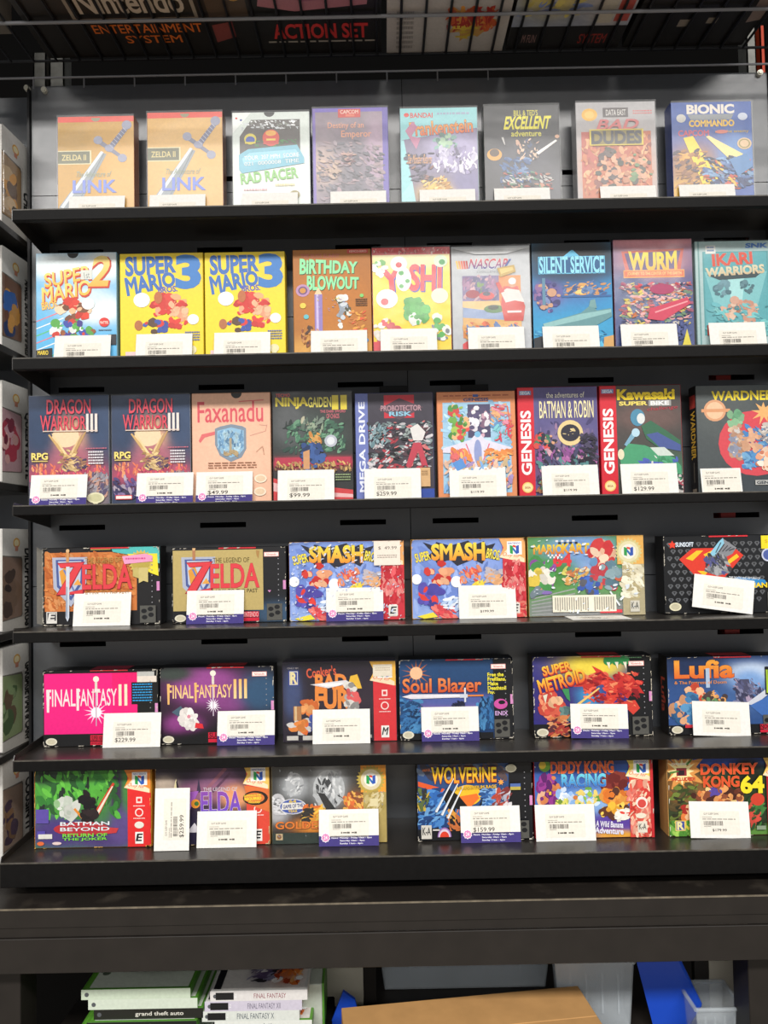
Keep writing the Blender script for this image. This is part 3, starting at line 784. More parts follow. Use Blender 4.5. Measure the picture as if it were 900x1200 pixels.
def b_frank(a):
    a.bg('6e6480', [(70, 45, 40, 22, 'a9a0c4'), (50, 92, 30, 12, 'd8b268'), (85, 80, 20, 18, '77709a')], .08)
    a.P([(0, 0), (100, 0), (100, 22), (0, 34)], '8fd0d4'); a.P([(0, 34), (4, 34), (14, 80), (0, 92)], '8fd0d4'); a.P([(0, 92), (14, 78), (22, 100), (0, 100)], '9ed6d8')
    a.D(8, 7, 3.4, 'd8423c'); a.T('BANDAI', 13, 5, 42, 10, 'd8423c', b=.04); a.lines(48, 5, 90, 9, 1, '9aa8c0', 4)
    a.T('Frankenstein', 12, 14, 94, 28, 'f0b04a', o='6a3a5a', b=.05, ow=.04, rot=3, c2='e0642c')
    a.P([(6, 24), (16, 14), (22, 20), (14, 30), (26, 32), (20, 44)], 'c07a9a')
    a.mess(42, 28, 74, 46, ['7fa8a0', '5c8078', 'a8c8a8'], 14, 7, 4, True); a.mess(45, 44, 98, 68, ['c9c4dc', 'e0dce8', '9a90b8', '5a5470'], 40, 7, 7)
    a.mess(28, 72, 64, 96, ['e0b85a', 'f0d488', 'c08a3c'], 26, 6, 8); a.mess(6, 48, 40, 78, ['4b4460', '38344a', '8a5a50'], 18, 6, 5)
    a.T('The Monster Returns', 8, 50, 40, 60, 'e0a060', sh=.2)
def b_excellent(a):
    a.bg('2c2c30', [(50, 60, 40, 20, '4a4a54'), (85, 85, 25, 20, '55555c')], .1)
    a.T("BILL & TED'S", 40, 5, 72, 11, 'd9cf3a', b=.02); a.T('EXCELLENT', 28, 12, 88, 25, 'e8dc2c', b=.06, sh=.2, o='6a6418'); a.T('adventure', 36, 27, 76, 33, 'd9cf3a', b=.03)
    a.D(13, 52, 10, 'd89a3c'); a.D(13, 50, 6.5, '54402e'); a.mess(22, 55, 60, 82, ['4a6a9c', '3c5684', '6c8ab4'], 26, 7, 3); a.mess(42, 36, 72, 58, ['c9a08a', '30343c', 'e0c0a8', '3c4a6a'], 18, 5, 4)
    a.L(70, 52, 96, 38, 5, 'e4e0dc', 3); a.D(97, 34, 3, 'd8a88a'); a.L(24, 34, 27, 42, 3, 'c9c6c4', 1)
    a.mess(24, 72, 88, 92, ['a84a40', '2a2a2e', 'c9c4c0', '5c8a6a', 'b8806a'], 40, 5, 6); a.lines(40, 92, 64, 96, 1, 'c8c4c0', 2)
def b_baddudes(a):
    a.bg('b0aeb0', [(50, 70, 45, 32, 'cf8a5e')], .04)
    a.D(17, 13, 10, 'e8b448'); a.D(17, 13, 6, 'f0c86a'); a.R(34, 6, 66, 16, '5c5656'); a.T('DATA EAST', 38, 8, 63, 14, 'd8d4d0', b=.03); a.lines(72, 9, 96, 14, 2, 'd07a78', 4)
    a.R(6, 31, 94, 100, 'c06a48'); a.P([(6, 31), (40, 31), (30, 60), (6, 80)], 'b8584a'); a.mess(8, 34, 92, 96, ['d08a60', 'b05a44', 'e0a878', 'c8784c', '8f4a3c'], 80, 8, 4)
    a.mess(24, 48, 56, 98, ['c88a6a', '4a3a3a', 'd8a080', '5c4a48', '3c4034'], 34, 8, 6, True); a.mess(56, 55, 94, 88, ['d09a7a', '4a4a3c', '6a8a5c', 'b87a58'], 26, 6, 5, True)
    a.T('BAD', 28, 19, 78, 29, 'd07070', b=.05, sh=.4); a.R(16, 29, 84, 46, 'd8c03c'); a.R(18, 30, 82, 45, '8a7a3a'); a.T('DUDES', 19, 31.5, 81, 44, '3c3c40', b=.09, o='e0c840')
def b_bionic(a):
    a.bg('3a5ca8', [(30, 75, 40, 30, 'a8743c'), (80, 60, 25, 25, '5a86c0'), (10, 95, 20, 12, 'd8a83a')], .06)
    a.T('BIONIC', 20, 3, 78, 12, 'e9e0d4', b=.12, o='c0402c'); a.P([(20, 13), (78, 13), (74, 19), (24, 19)], '8a8f94'); a.T('COMMANDO', 22, 19.5, 78, 26, 'f0c23c', b=.08, o='a8502a')
    a.E(12, 17, 6, 4.5, 'c9c6c0'); a.E(89, 16, 6, 4, 'c9d0e0'); a.T('CAPCOM', 8, 30, 46, 36, 'd0505c', b=.05); a.T('and the enemy', 54, 30, 96, 34, 'c9a84c', b=.02); a.E(62, 32, 8, 2, 'd87a6a')
    a.P([(14, 38), (26, 36), (62, 92), (40, 96)], 'f0cf3a'); a.P([(42, 37), (46, 36), (88, 56), (76, 66)], 'ecd890')
    gold_seal(a, 90, 45, 9, 'd8b890'); a.mess(3, 52, 40, 94, ['8a5a3c', 'b07a48', '4a3a4a', 'd8a04a'], 34, 7, 5); a.mess(40, 60, 96, 92, ['2c3c6a', '4a6aa0', '7aa0c8', '223050', 'c8503c', 'e0b84a'], 60, 7, 6)
    a.P([(70, 62), (92, 56), (99, 70), (80, 80)], '4f80b4')
def b_mario2(a):
    a.bg('5fb4e2', [(75, 55, 40, 14, 'e8f0f2'), (25, 12, 40, 14, 'dfe9ec'), (85, 12, 30, 16, 'e6ecea'), (50, 42, 40, 10, 'cfe2ea')], .03); notch(a, 46)
    for k in range(6): a.L(-2, 66 + k * 7, 34, 56 + k * 7, 1.6, ('e07a88', 'eef2f2', '5ec070')[k % 3])
    a.T('SUPER', 10, 16, 68, 29, 'f4d878', o='c8402c', b=.04, ow=.05, rot=10, sh=.12, dx=1, dy=1.5, c2='f0b848')
    a.T('MARIO', 7, 30, 68, 44, 'f4d878', o='c8402c', b=.04, ow=.05, rot=9, sh=.12, dx=1, dy=1.5, c2='f0b848')
    a.T('2', 70, 4, 92, 32, 'f6dc84', o='c8402c', b=.05, ow=.05, sh=.2, dx=1, dy=1, c2='f0b04a'); a.T('BROS', 7, 47, 26, 54, 'f0c860', o='c8402c', b=.05, ow=.05, rot=8)
    a.R(56, 17, 70, 26, 'd9dcd4'); a.T('1st', 60, 19, 67, 25, '8a8f8a', rot=8)
    a.mess(28, 45, 66, 66, ['d8402c', 'e8b48a', 'c83424', '7a4a30', 'f0d0b0'], 22, 9, 12, True); a.mess(20, 66, 72, 84, ['3d4fa8', 'c83a2c', 'e9efe9', '5aa64c', '9a5a34', '4a3f92'], 24, 9, 14, True); a.D(65, 50, 8, 'eef0ee'); a.D(24, 68, 6, '5aa64c')
    a.D(85, 68, 6.5, 'd8342c'); a.T('MATTEL', 79.5, 67, 90.5, 69.5, 'f2e6d8', b=.03); a.lines(78, 75, 94, 77, 1, '5c7080', 2)
    a.P([(0, 94), (20, 92), (20, 100), (0, 100)], '1c1c1c'); a.T('MARIO', 2, 94.5, 15, 98.5, 'f0d23c', b=.05); a.R(90, 80, 100, 90, '2a2c34')
def b_mario3(a):
    a.bg('f2d42c', [(90, 15, 20, 20, 'eacb38')], .02)
    a.T('SUPER', 7, 3.5, 66, 20, '3a6bb4', o='9ab0c8', b=.11, ow=.012, rot=2, fan=-.08); a.T('MARIO', 7, 21.5, 66, 36.5, '3a6bb4', o='9ab0c8', b=.08, ow=.012, rot=9, fan=-.12)
    a.T('3', 70, 3.5, 95, 34, '3a7ac0', o='2a549c', b=.09, ow=.03); a.T('BROS.', 46, 33, 69, 38.5, '5a5cb0', b=.06, rot=4)
    a.mess(40, 42, 80, 56, ['d8362e', 'e0443a', 'c02a28', 'e8a070'], 16, 11, 31, True); a.mess(38, 54, 82, 74, ['e8b08a', 'd83a30', 'e09a78', 'c8342c'], 16, 8, 33, True)
    a.mess(26, 66, 62, 78, ['3a55a8', 'd8362e', '5a4030'], 10, 8, 35, True); a.D(26, 46, 10, 'e6f0f0'); a.D(88, 66, 7, 'e6f0f0'); a.E(22, 71, 5, 5, 'b06a3c'); a.E(46, 44, 5, 6, 'b8683a'); a.mess(50, 50, 82, 68, ['e8b48e', 'd83a30', 'e0a07a'], 8, 6, 37, True)
    a.lines(78, 78, 96, 88, 4, '5a6a9a', 5); a.D(86, 96, 6, 'e6dcae'); a.R(6, 97, 20, 100, 'e8c8c8')
def b_birthday(a):
    a.bg('a8661c', [(50, 50, 50, 35, 'b9701c'), (50, 98, 60, 14, 'd8a04a')], .03)
    a.R(70, 0, 97, 4, 'c8443c'); a.T('KEMCO-SEIKO', 73, 1, 95, 3, 'f0d0c0', b=.02); a.T('THE BUGS BUNNY', 10, 4, 60, 8, 'b85a5a')
    a.T('BiRTHDAY', 9, 11, 82, 23, '8fe0a4', o='1d4a2a', b=.08, ow=.05, rot=-2, fan=-.15, dx=.6, dy=.6); a.T('BLOWOUT', 18, 27, 84, 39, '8fe0a4', o='1d4a2a', b=.08, ow=.05, rot=-1, fan=-.12, dx=.6, dy=.6)
    a.D(12, 40, 9, 'b88ab0'); a.D(12, 40, 6, '6a4a7a'); a.D(12, 40, 4, 'c88a3c')
    a.R(27, 44, 37, 86, '8f7ab8'); a.R(29, 44, 32, 86, 'c4b4dc'); a.P([(27, 44), (32, 37), (37, 44)], 'e8c8a0')
    a.mess(55, 46, 72, 80, ['8f98a4', 'c0c6cc', '4a4a34', 'e6e6e0', '6c7480'], 18, 7, 41, True)
    a.mess(72, 62, 92, 84, ['d8582c', 'e0a03c', 'c87a3a'], 16, 5, 43); a.mess(10, 76, 32, 94, ['4a2c1c', 'c88a4a', '8a4a24'], 14, 5, 45); a.D(16, 66, 3.4, '5fb8c0'); a.D(12, 55, 4, 'e8c848'); a.D(88, 46, 2.6, '7ac86a'); a.D(93, 90, 3, '4a86c0')
    a.lines(80, 49, 95, 57, 4, '4a2c10', 6); a.mess(30, 45, 75, 60, ['c09ab0', '9aa0c0', 'e0c86a'], 6, 2, 47)
def b_yoshi(a):
    a.bg('f2d02c', [(50, 8, 60, 14, 'f0e4b0')], .02); a.R(0, 0, 100, 7, 'd8323a'); a.mess(0, 1, 98, 6, ['e88a8a', 'b8242c', 'f0c0b8'], 20, 3, 51)
    a.T('Y', 12, 21, 36, 42, 'e8404a', o='4a4aa8', b=.07, ow=.06, rot=4, dx=1.2, dy=1); a.T('SHI', 48, 18, 88, 42, 'e8404a', o='4a4aa8', b=.08, ow=.06, rot=-2, dx=1.2, dy=1)
    a.E(40, 31, 10, 12, 'f0f2e6'); a.D(37, 25, 3.4, '5aa85a'); a.D(45, 33, 3, '5aa85a'); a.D(37, 38, 3, '5aa85a')
    a.D(34, 16, 11, 'f2efe8'); a.D(34, 17, 4, 'd04a50'); a.D(18, 50, 14, 'f2efe8'); a.D(15, 53, 5, 'd8545a'); a.D(86, 48, 11, 'eedfc8'); a.mess(0, 12, 20, 28, ['f0f0e8', '78b86a'], 8, 8, 53, True); a.D(88, 14, 9, 'd0e0c8'); a.D(90, 15, 4, '4a9a58')
    a.mess(40, 52, 70, 78, ['4fa64a', '5cb455', '469a44', 'eef2e8'], 22, 10, 55, True); a.mess(0, 70, 34, 92, ['eee6dc', 'd8545a', 'c88a4a'], 16, 8, 57, True); a.mess(72, 68, 98, 94, ['4fa64a', 'eef0e6', '7a8088'], 16, 8, 59, True)
    a.R(0, 92, 12, 100, 'd8404a')
def b_nascar(a):
    a.bg('b9bcc0', [(30, 40, 40, 14, 'aeb2b8')], .03)
    for k, c in enumerate(('e8b84a', 'e0943a', 'd8643a', 'c8402e', 'b03430')): a.P([(7 + k * 3, 22), (5 + k * 3.2, 14), (7.4 + k * 3.2, 14), (9.4 + k * 3, 22)], c)
    a.T('NASCAR', 23, 12.5, 73, 22, 'c8342e', o='f4f2f0', b=.05, ow=.04, sh=.25, c2='34448c'); a.P([(66, 22), (74, 13), (77, 13), (69, 22)], '2c4a94'); a.T('CHALLENGE', 32, 24.2, 62, 26.2, '6a7078'); a.T('KONAMI', 70, 2, 90, 4, '3c3c40', sh=.3, b=.05)
    a.R(13, 29, 88, 90, 'd8843c'); a.R(13, 29, 60, 54, '7a6a94'); a.mess(15, 31, 58, 52, ['a87a9c', '8f6a8c', 'c8a0a8', '55507c', '6a8a4c'], 40, 6, 61)
    a.E(44, 49, 10, 4, 'c83c3c'); a.E(26, 47, 9, 4, '9a3040'); a.E(44, 47, 5, 2, '3c3c50')
    a.P([(13, 54), (60, 54), (66, 68), (13, 62)], 'e0b87a'); a.P([(13, 60), (70, 66), (70, 76), (13, 70)], '8a9cc0'); a.P([(13, 70), (88, 74), (88, 84), (13, 80)], 'd8a860'); a.mess(14, 76, 86, 90, ['5a7ab0', 'e0a04a', 'd86a44', '3c5a94'], 24, 7, 63)
    a.E(53, 62, 13, 4, '4f7a44'); a.E(52, 60.5, 7, 2.4, '2c3c2c')
    a.P([(66, 40), (84, 40), (93, 60), (90, 74), (66, 74), (62, 58)], 'c8423a'); a.P([(62, 46), (70, 42), (86, 44), (92, 56), (80, 54), (68, 56)], 'd9d4cf'); a.D(77, 38, 5, 'c8906c'); a.D(77, 35, 5, 'e0dcd8'); a.R(70, 64, 88, 66, 'e0dcd8'); a.L(64, 46, 58, 36, 6, 'c8423a', 5); a.P([(58, 22), (80, 19), (82, 26), (62, 31)], 'b8963c'); a.P([(61, 23), (78, 21), (79, 24), (63, 28)], 'd8bc6a')
    a.P([(0, 2), (100, 2), (70, 8), (30, 8)], 'd8dadc'); a.P([(12, 96), (20, 92), (20, 100), (12, 100)], 'd8323a')
def b_silent(a):
    a.bg('2a8fc4', [(60, 46, 34, 14, '3c78b4'), (20, 48, 20, 14, '6a5a9a'), (50, 28, 60, 10, '27476a'), (50, 8, 70, 22, '1c1e22'), (50, 85, 60, 14, '2f9ac8')], .04)
    a.R(8, 13, 92, 30, '62b8dc'); a.R(9, 14, 91, 29, '1f5a8a'); a.T('SILENT SERVICE', 9.5, 13.5, 90.5, 29, '8fd8f0', o='1a3a60', b=.06, ow=.03); a.P([(40, 13), (50, 7), (52, 7), (60, 13)], '62b8dc')
    a.E(62, 45, 14, 6, 'd8a05a'); a.E(60, 46, 8, 4, 'f0cc7a'); a.mess(40, 38, 96, 52, ['6a86b0', '4a6a9c', 'c8905c', '35558a'], 24, 6, 71); a.R(36, 51, 99, 53, '2c5f9a')
    a.mess(3, 36, 34, 66, ['8f6a9c', '4a4a8a', 'd0a080', '3c3c70', '7a8ab8'], 30, 6, 73, True); a.D(24, 48, 6, 'c8987a'); a.R(12, 34, 16, 60, '5c86a0')
    a.P([(12, 78), (60, 68), (70, 62), (76, 62), (80, 66), (98, 64), (99, 72), (70, 84), (14, 86)], '5f8f94'); a.P([(12, 78), (60, 69), (98, 65), (98, 68), (60, 75), (14, 82)], '8ab8b8'); a.P([(70, 62), (72, 56), (78, 55), (80, 64)], '6f9a9c')
    a.mess(5, 84, 95, 98, ['2c86b8', '56b4d8', '1f6a9a'], 22, 8, 75); a.P([(0, 92), (20, 88), (16, 100), (0, 100)], '1c2026'); a.P([(88, 92), (100, 90), (100, 100), (86, 100)], 'd0a060')
def b_wurm(a):
    a.bg('3f4f86', [(50, 20, 50, 18, 'b07a8a'), (50, 2, 70, 8, 'd88a94'), (20, 50, 20, 20, '33457c')], .04)
    a.P([(10, 11), (90, 9), (84, 34), (16, 36)], 'c85a4a'); a.P([(14, 13), (86, 11), (80, 28), (20, 30)], '5a4a7a'); a.T('WURM', 20, 12, 80, 28, 'f0d83c', b=.09, o='d8843a', c2='e8b03a', arch=-.08)
    a.R(12, 29, 90, 36.5, 'e8a04a'); a.R(13, 30, 89, 35.5, 'd86a3c'); a.T('JOURNEY TO THE CENTER OF THE EARTH', 17, 31, 86, 34.6, 'f0d880', b=.01)
    a.mess(8, 42, 96, 82, ['c83c4a', '8f2c44', 'd8c05a', '6a8a6c', '4a5a8a', 'e0a0a0', 'c8703c', '2c3460', 'd8d0c0', 'a04a6a'], 170, 5.5, 81); a.P([(44, 66), (92, 56), (96, 62), (60, 78), (40, 76)], 'c8405a'); a.E(60, 48, 16, 5, 'a83c64'); a.L(50, 70, 92, 60, 2, 'e89aa0')
    a.mess(40, 80, 92, 96, ['3a4678', '4f5a90'], 14, 7, 83); a.P([(80, 100), (90, 86), (98, 100)], 'd8c84a')
def b_ikari(a):
    a.bg('a9c4c4', [], .02); a.R(9, 10, 93, 92, '4f9a9f'); a.R(11, 11, 91, 91, '58a8b0'); a.R(3, 0, 5, 100, '6a9a9a'); a.R(95, 0, 97, 100, '5f9a9c')
    a.P([(11, 30), (91, 30), (75, 70), (25, 70)], '7cc0c4'); a.P([(40, 34), (62, 34), (58, 60), (44, 60)], 'a8dcdc')
    a.R(13, 4, 26, 12, 'dfe2dc'); a.lines(15, 5, 24, 11, 2, '5a80b0', 2); a.T('SNK', 65, 2.5, 92, 6.8, '3a74c0', b=.1, sh=.1)
    a.T('IKARI', 22, 12, 72, 23, 'd8503c', o='e9e4d4', b=.08, ow=.03, rot=3); a.P([(14, 33), (86, 30), (76, 36), (30, 38)], '2a3f44'); a.T('WARRIORS', 13, 25, 87, 33, 'e0d8b8', o='3a5054', b=.1, ow=.03, rot=3, c2='d0b890')
    a.mess(24, 40, 42, 54, ['6a94a0', '4a7480', 'c8b0a0'], 10, 6, 91, True); a.mess(56, 40, 74, 54, ['5f8a94', '3f6a74', 'c0a890'], 10, 6, 93, True); a.mess(32, 58, 78, 80, ['d8a890', 'c8907a', 'e0c0a8', 'b8785c'], 24, 8, 95, True); a.D(48, 58, 6, 'd0a08a')
    a.mess(12, 62, 90, 90, ['3f8a94', '62b4bc', '77c4c4'], 24, 7, 97); a.R(12, 82, 22, 92, 'd8503c')
def b_dragon(a):
    a.bg('2c3a58', [(50, 38, 26, 16, 'f0b890'), (50, 60, 36, 16, 'b86a7a'), (50, 74, 60, 10, 'c0506a'), (15, 30, 20, 30, '2c4060'), (88, 25, 20, 30, '33486a'), (80, 92, 25, 14, '8a7a80')], .06)
    a.E(46, 38, 17, 10, 'f6d8b0'); a.mess(4, 64, 96, 76, ['d8506a', 'e87a5a', 'f0a070', 'a83c5a'], 36, 5, 101)
    a.L(25, 36, 46, 56, 2, 'd8b070', 5); a.L(29, 35, 47, 55, 1, 'f0d8a0', 3); a.L(72, 33, 54, 56, 1.6, 'c8a068', 5); a.L(66, 36, 52, 55, 1, 'e8c890', 3); a.mess(38, 50, 60, 62, ['d8b070', 'e8cc90', 'b08a58'], 8, 5, 109); a.E(54, 66, 14, 4, 'b08a58'); a.mess(42, 58, 70, 70, ['e0c088', '6a4a6a', 'a87a5a', '4a3a5a'], 26, 5, 103)
    a.mess(70, 72, 98, 94, ['8f8a98', 'a8a0a8', 'c89a8a', '5a5070'], 26, 6, 105); a.mess(2, 76, 40, 94, ['5a4a80', '8f7aa8', 'b8a8b8', '3c3460'], 22, 6, 107)
    a.T('DRAGON', 23, 4, 78, 17, 'e0485c', o='5c1c34', b=.03, ow=.02); a.T('WARRIOR', 15, 19, 72, 32, 'e0485c', o='5c1c34', b=.03, ow=.02, fan=-.1); a.T('III', 73, 18, 86, 33.5, 'ece4dc', b=.04, o='9a8a94'); a.R(18, 32.5, 87, 33.4, 'e6d0c0')
    a.T('RPG', 4, 53, 24, 59, 'f0d878', b=.07, o='4a3a30', ow=.03); a.R(4, 60, 24, 61, 'd8c070'); a.lines(75, 52, 94, 65, 5, 'd8d4d8', 5); a.lines(72, 49, 98, 50.5, 1, 'c86a7a', 3)
    a.E(84, 95, 11, 5, 'ded8b4'); a.E(84, 95, 8, 3.6, 'c8c49a'); a.R(5, 93, 26, 97, 'd83c3c'); a.R(5.6, 93.7, 25.4, 96.3, 'f0e6e0')
def b_fax(a):
    a.bg('e4b296', [(50, 60, 50, 40, 'e8ba9e')], .03); notch(a, 57)
    a.T('Faxanadu', 7, 8, 91, 27, 'd0505a', b=.015, o='e8a09a', ow=.02); a.L(60, 8, 92, 7, 1.2, 'd86a6a')
    a.P([(8, 44), (12, 38), (32, 35), (32, 38), (16, 41), (10, 46)], 'd86a6c'); a.L(74, 40, 94, 36, .8, 'c89080'); a.L(94, 36, 96, 30, .8, 'c89080'); a.L(86, 30, 96, 31, .8, 'c89080')
    a.P([(29, 33), (36, 31), (50, 29), (64, 31), (69, 33), (69, 52), (63, 60), (49, 64), (35, 58), (29, 48)], '7d8c9c'); a.P([(32, 35), (50, 32), (66, 35), (66, 52), (60, 57), (49, 60), (37, 56), (32, 47)], '8fb8d4')
    a.mess(34, 36, 64, 54, ['6a94b8', 'b4d4e4', 'a4c0cc', '5a80a0'], 50, 4, 111); a.L(49, 42, 49, 56, 3, 'a89a80'); a.mess(40, 54, 58, 58, ['a08a68', 'b8a078'], 10, 4, 113)
    a.lines(20, 64.5, 82, 71, 3, '9a6a50', 5, .4); a.L(82, 55, 90, 50, .6, 'b88a70'); a.L(90, 50, 92, 58, .6, 'b88a70'); a.E(87, 80, 8, 4, 'f0dcc4'); a.E(87, 80, 6, 2.8, 'e0c4a4'); a.E(86, 92, 8, 4, 'f0dcc4'); a.E(86, 92, 6, 2.8, 'e0c4a4')
def b_ninja(a):
    a.bg('2a2c2c', [(50, 40, 40, 20, '3c4a44'), (50, 66, 70, 5, 'b83a50'), (20, 30, 20, 20, '55585a')], .08)
    a.T('TECMO', 4, 1, 22, 4, 'c8403c', b=.05); a.T('NINJA', 4, 5, 44, 15, 'e0cc3c', b=.09, o='6a601c'); a.T('GAIDEN', 45, 5, 74, 14, 'ded25a', b=.05); a.T('II', 77, 4, 92, 16, 'e0cc3c', b=.1, o='7a6c20')
    a.T('THE DARK SWORD', 60, 17, 92, 19.5, 'd86a78', b=.02); a.T('OF CHAOS', 68, 20.5, 84, 25, 'd86a78', b=.02)
    a.mess(14, 28, 90, 56, ['3f6a54', '2c4a40', '6a9a7a', '4a7c60', '22302c'], 70, 6, 121); a.mess(38, 25, 64, 38, ['7a8a7c', '94a48c', '5a6e60', 'b8b49a'], 14, 6, 127); a.mess(46, 38, 60, 52, ['d89a4c', 'c8843c', 'e0ac60'], 8, 5, 129); a.D(73, 46, 8, 'b8bcc8'); a.D(73, 46, 5, 'e0e4ea')
    a.R(2, 61, 98, 69, 'b8344c'); a.mess(2, 65, 98, 74, ['b8905a', '8a6a44', 'd0a868', '5a4434'], 50, 4, 123)
    a.mess(34, 48, 64, 74, ['2f4a80', '3c5c98', '223458'], 26, 7, 125, True); a.P([(38, 56), (46, 54), (46, 72), (38, 72)], 'c89468')
    a.P([(0, 80), (20, 84), (100, 92), (100, 100), (0, 100)], 'c84044'); a.P([(0, 84), (40, 92), (100, 96), (100, 99), (30, 97), (0, 92)], 'e0b0b0'); a.lines(78, 77, 97, 84, 3, '8a9a70', 2)
def b_mega(a):
    a.bg('3c3844', [(60, 70, 30, 22, '4a4048')], .08); a.R(0, 0, 16, 100, '6a76b4'); a.T('MEGA DRIVE', -27, 44, 43, 56, 'dfe4f0', b=.03, rot=90) if False else a.T('MEGA DRIVE', 8 - 58, 48.2, 8 + 58, 53.8 + .0, 'e0e4f2', b=.05, rot=90)
    a.R(37, 2, 76, 24, 'c02c3c'); a.P([(30, 15), (57, 5), (88, 14), (57, 26)], '5a4450'); a.T('PROBOTECTOR', 33, 12, 85, 17, 'b08a94', b=.05); a.T('RISK', 44, 18, 72, 22, '8ac0d8', b=.06)
    a.mess(18, 28, 96, 72, ['2c2a30', '5a4048', 'a83c48', 'c8c4c8', '7a8a8c', '3a3a44', 'd87a7a', '1c1c22', '8f9a98'], 120, 6, 131); a.P([(70, 34), (80, 30), (90, 38), (86, 46), (74, 46)], 'd9d6d4'); a.P([(74, 48), (84, 48), (92, 70), (84, 70), (80, 56), (70, 72), (64, 70)], 'b84050'); a.mess(18, 32, 40, 50, ['8aa4ac', '5f7c84'], 16, 5, 133)
    a.R(17, 92, 100, 100, '2f4a9a'); a.R(82, 72, 95, 90, 'd0a878'); a.lines(84, 75, 92, 80, 3, '7a5a38', 2)
def b_gen6(a):
    a.bg('d88a5c', [], .03); a.P([(7, 10), (94, 10), (94, 97), (6, 97)], '9cc4de'); a.bg if False else None
    a.T('GENESIS', 34, 6, 66, 9, '3a4a7a', b=.08); a.lines(8, 3, 92, 5, 1, 'a85a3c', 4); a.R(46, 2.5, 53, 5, '3a5aa0')
    a.mess(8, 12, 92, 60, ['a8d0e8', '8fb8d8', 'bcdcec'], 30, 10, 141); a.R(39, 12, 68, 44, '4c4868'); a.mess(40, 14, 66, 44, ['e0dce4', '5a5274', 'c8a0b0', 'f0eef0', '8a6a84'], 30, 6, 143, True)
    a.mess(12, 12, 38, 48, ['6aa04c', 'a8c45a', 'd8504c', '4f8a44', 'e0b080'], 30, 7, 145, True); a.mess(70, 12, 92, 34, ['c8505c', 'd88aa0', 'e0a878', '6a9ac8'], 22, 6, 147); a.L(90, 14, 94, 34, 1.5, 'd86a4a'); a.mess(72, 34, 94, 46, ['7ac0c8', 'd84a5c'], 10, 6, 149)
    a.P([(6, 54), (42, 46), (52, 38), (60, 46), (94, 54), (94, 58), (62, 60), (56, 74), (48, 74), (40, 60), (6, 58)], 'd9d6e6'); a.E(51, 58, 5, 12, '8f9ac8'); a.D(51, 41, 4, '7ab4d8'); a.L(36, 50, 44, 66, 1.5, 'd86a84'); a.L(66, 50, 58, 66, 1.5, 'd86a84')
    a.mess(16, 56, 42, 66, ['e88a4a', 'f0b06a', 'd86a6a'], 14, 7, 151); a.mess(62, 56, 92, 66, ['e88a4a', 'f0b06a'], 12, 7, 153); a.mess(8, 66, 94, 94, ['d89a6a', 'c8b08a', '7aa8d8', 'e0b8a0', 'a890c0', 'e07a4a'], 60, 8, 155); a.P([(18, 68), (30, 64), (36, 72), (24, 76)], '5a90d0')
def genesis_spine(a, t='c8202c'):
    a.R(0, 0, 20, 100, 'd02434'); a.R(2, 3, 17, 7, '7a94c8'); a.T('SEGA', 3.4, 3.6, 15.6, 6.4, 'eef0f6', b=.06)
    a.T('GENESIS', 9.5 - 40, 47, 9.5 + 40, 53 + 3, 'f2ecec', b=.06, rot=90); a.D(10, 93, 7, 'e8c06a'); a.D(10, 93, 5.6, 'f0dca0'); a.T('SEGA', 6.5, 92.3, 13.5, 94, 'a04030', b=.05)
def b_bandr(a):
    a.bg('5a5486', [(60, 50, 24, 12, '8a7aa0'), (40, 70, 40, 16, '6a4a72'), (90, 80, 20, 20, '3c3a5c')], .06); genesis_spine(a)
    a.T('the adventures of', 36, 5, 84, 10, 'e8e4d4', b=.02); a.T('BATMAN & ROBIN', 27, 13, 95, 29, 'eee2b0', b=.015, o='4a3c5c', ow=.02)
    a.mess(22, 32, 96, 70, ['4a4474', '7a6a94', '9a7a9c', '3c3860'], 30, 6, 161); a.E(65, 43, 16, 12, 'e0c890'); a.E(65, 43, 12, 8, '2c2a38'); a.mess(56, 40, 76, 47, ['2c2a38', 'e0c890'], 6, 3, 163)
    a.mess(20, 44, 46, 60, ['3c7a5c', 'c84a44', '2c2c3c', 'd8a07a', '4a3c5c'], 26, 6, 165, True); a.mess(24, 58, 98, 80, ['8a4f8c', 'b06aa4', '2a2838', '5a8a8c', '4a4a6c', 'c89aa8', '363448'], 70, 7, 167); a.mess(78, 44, 98, 70, ['22202c', '343044', '4c4660'], 20, 6, 169); a.mess(22, 82, 34, 98, ['5f8a6c', 'a06a4a', '3a3448'], 10, 5, 171)
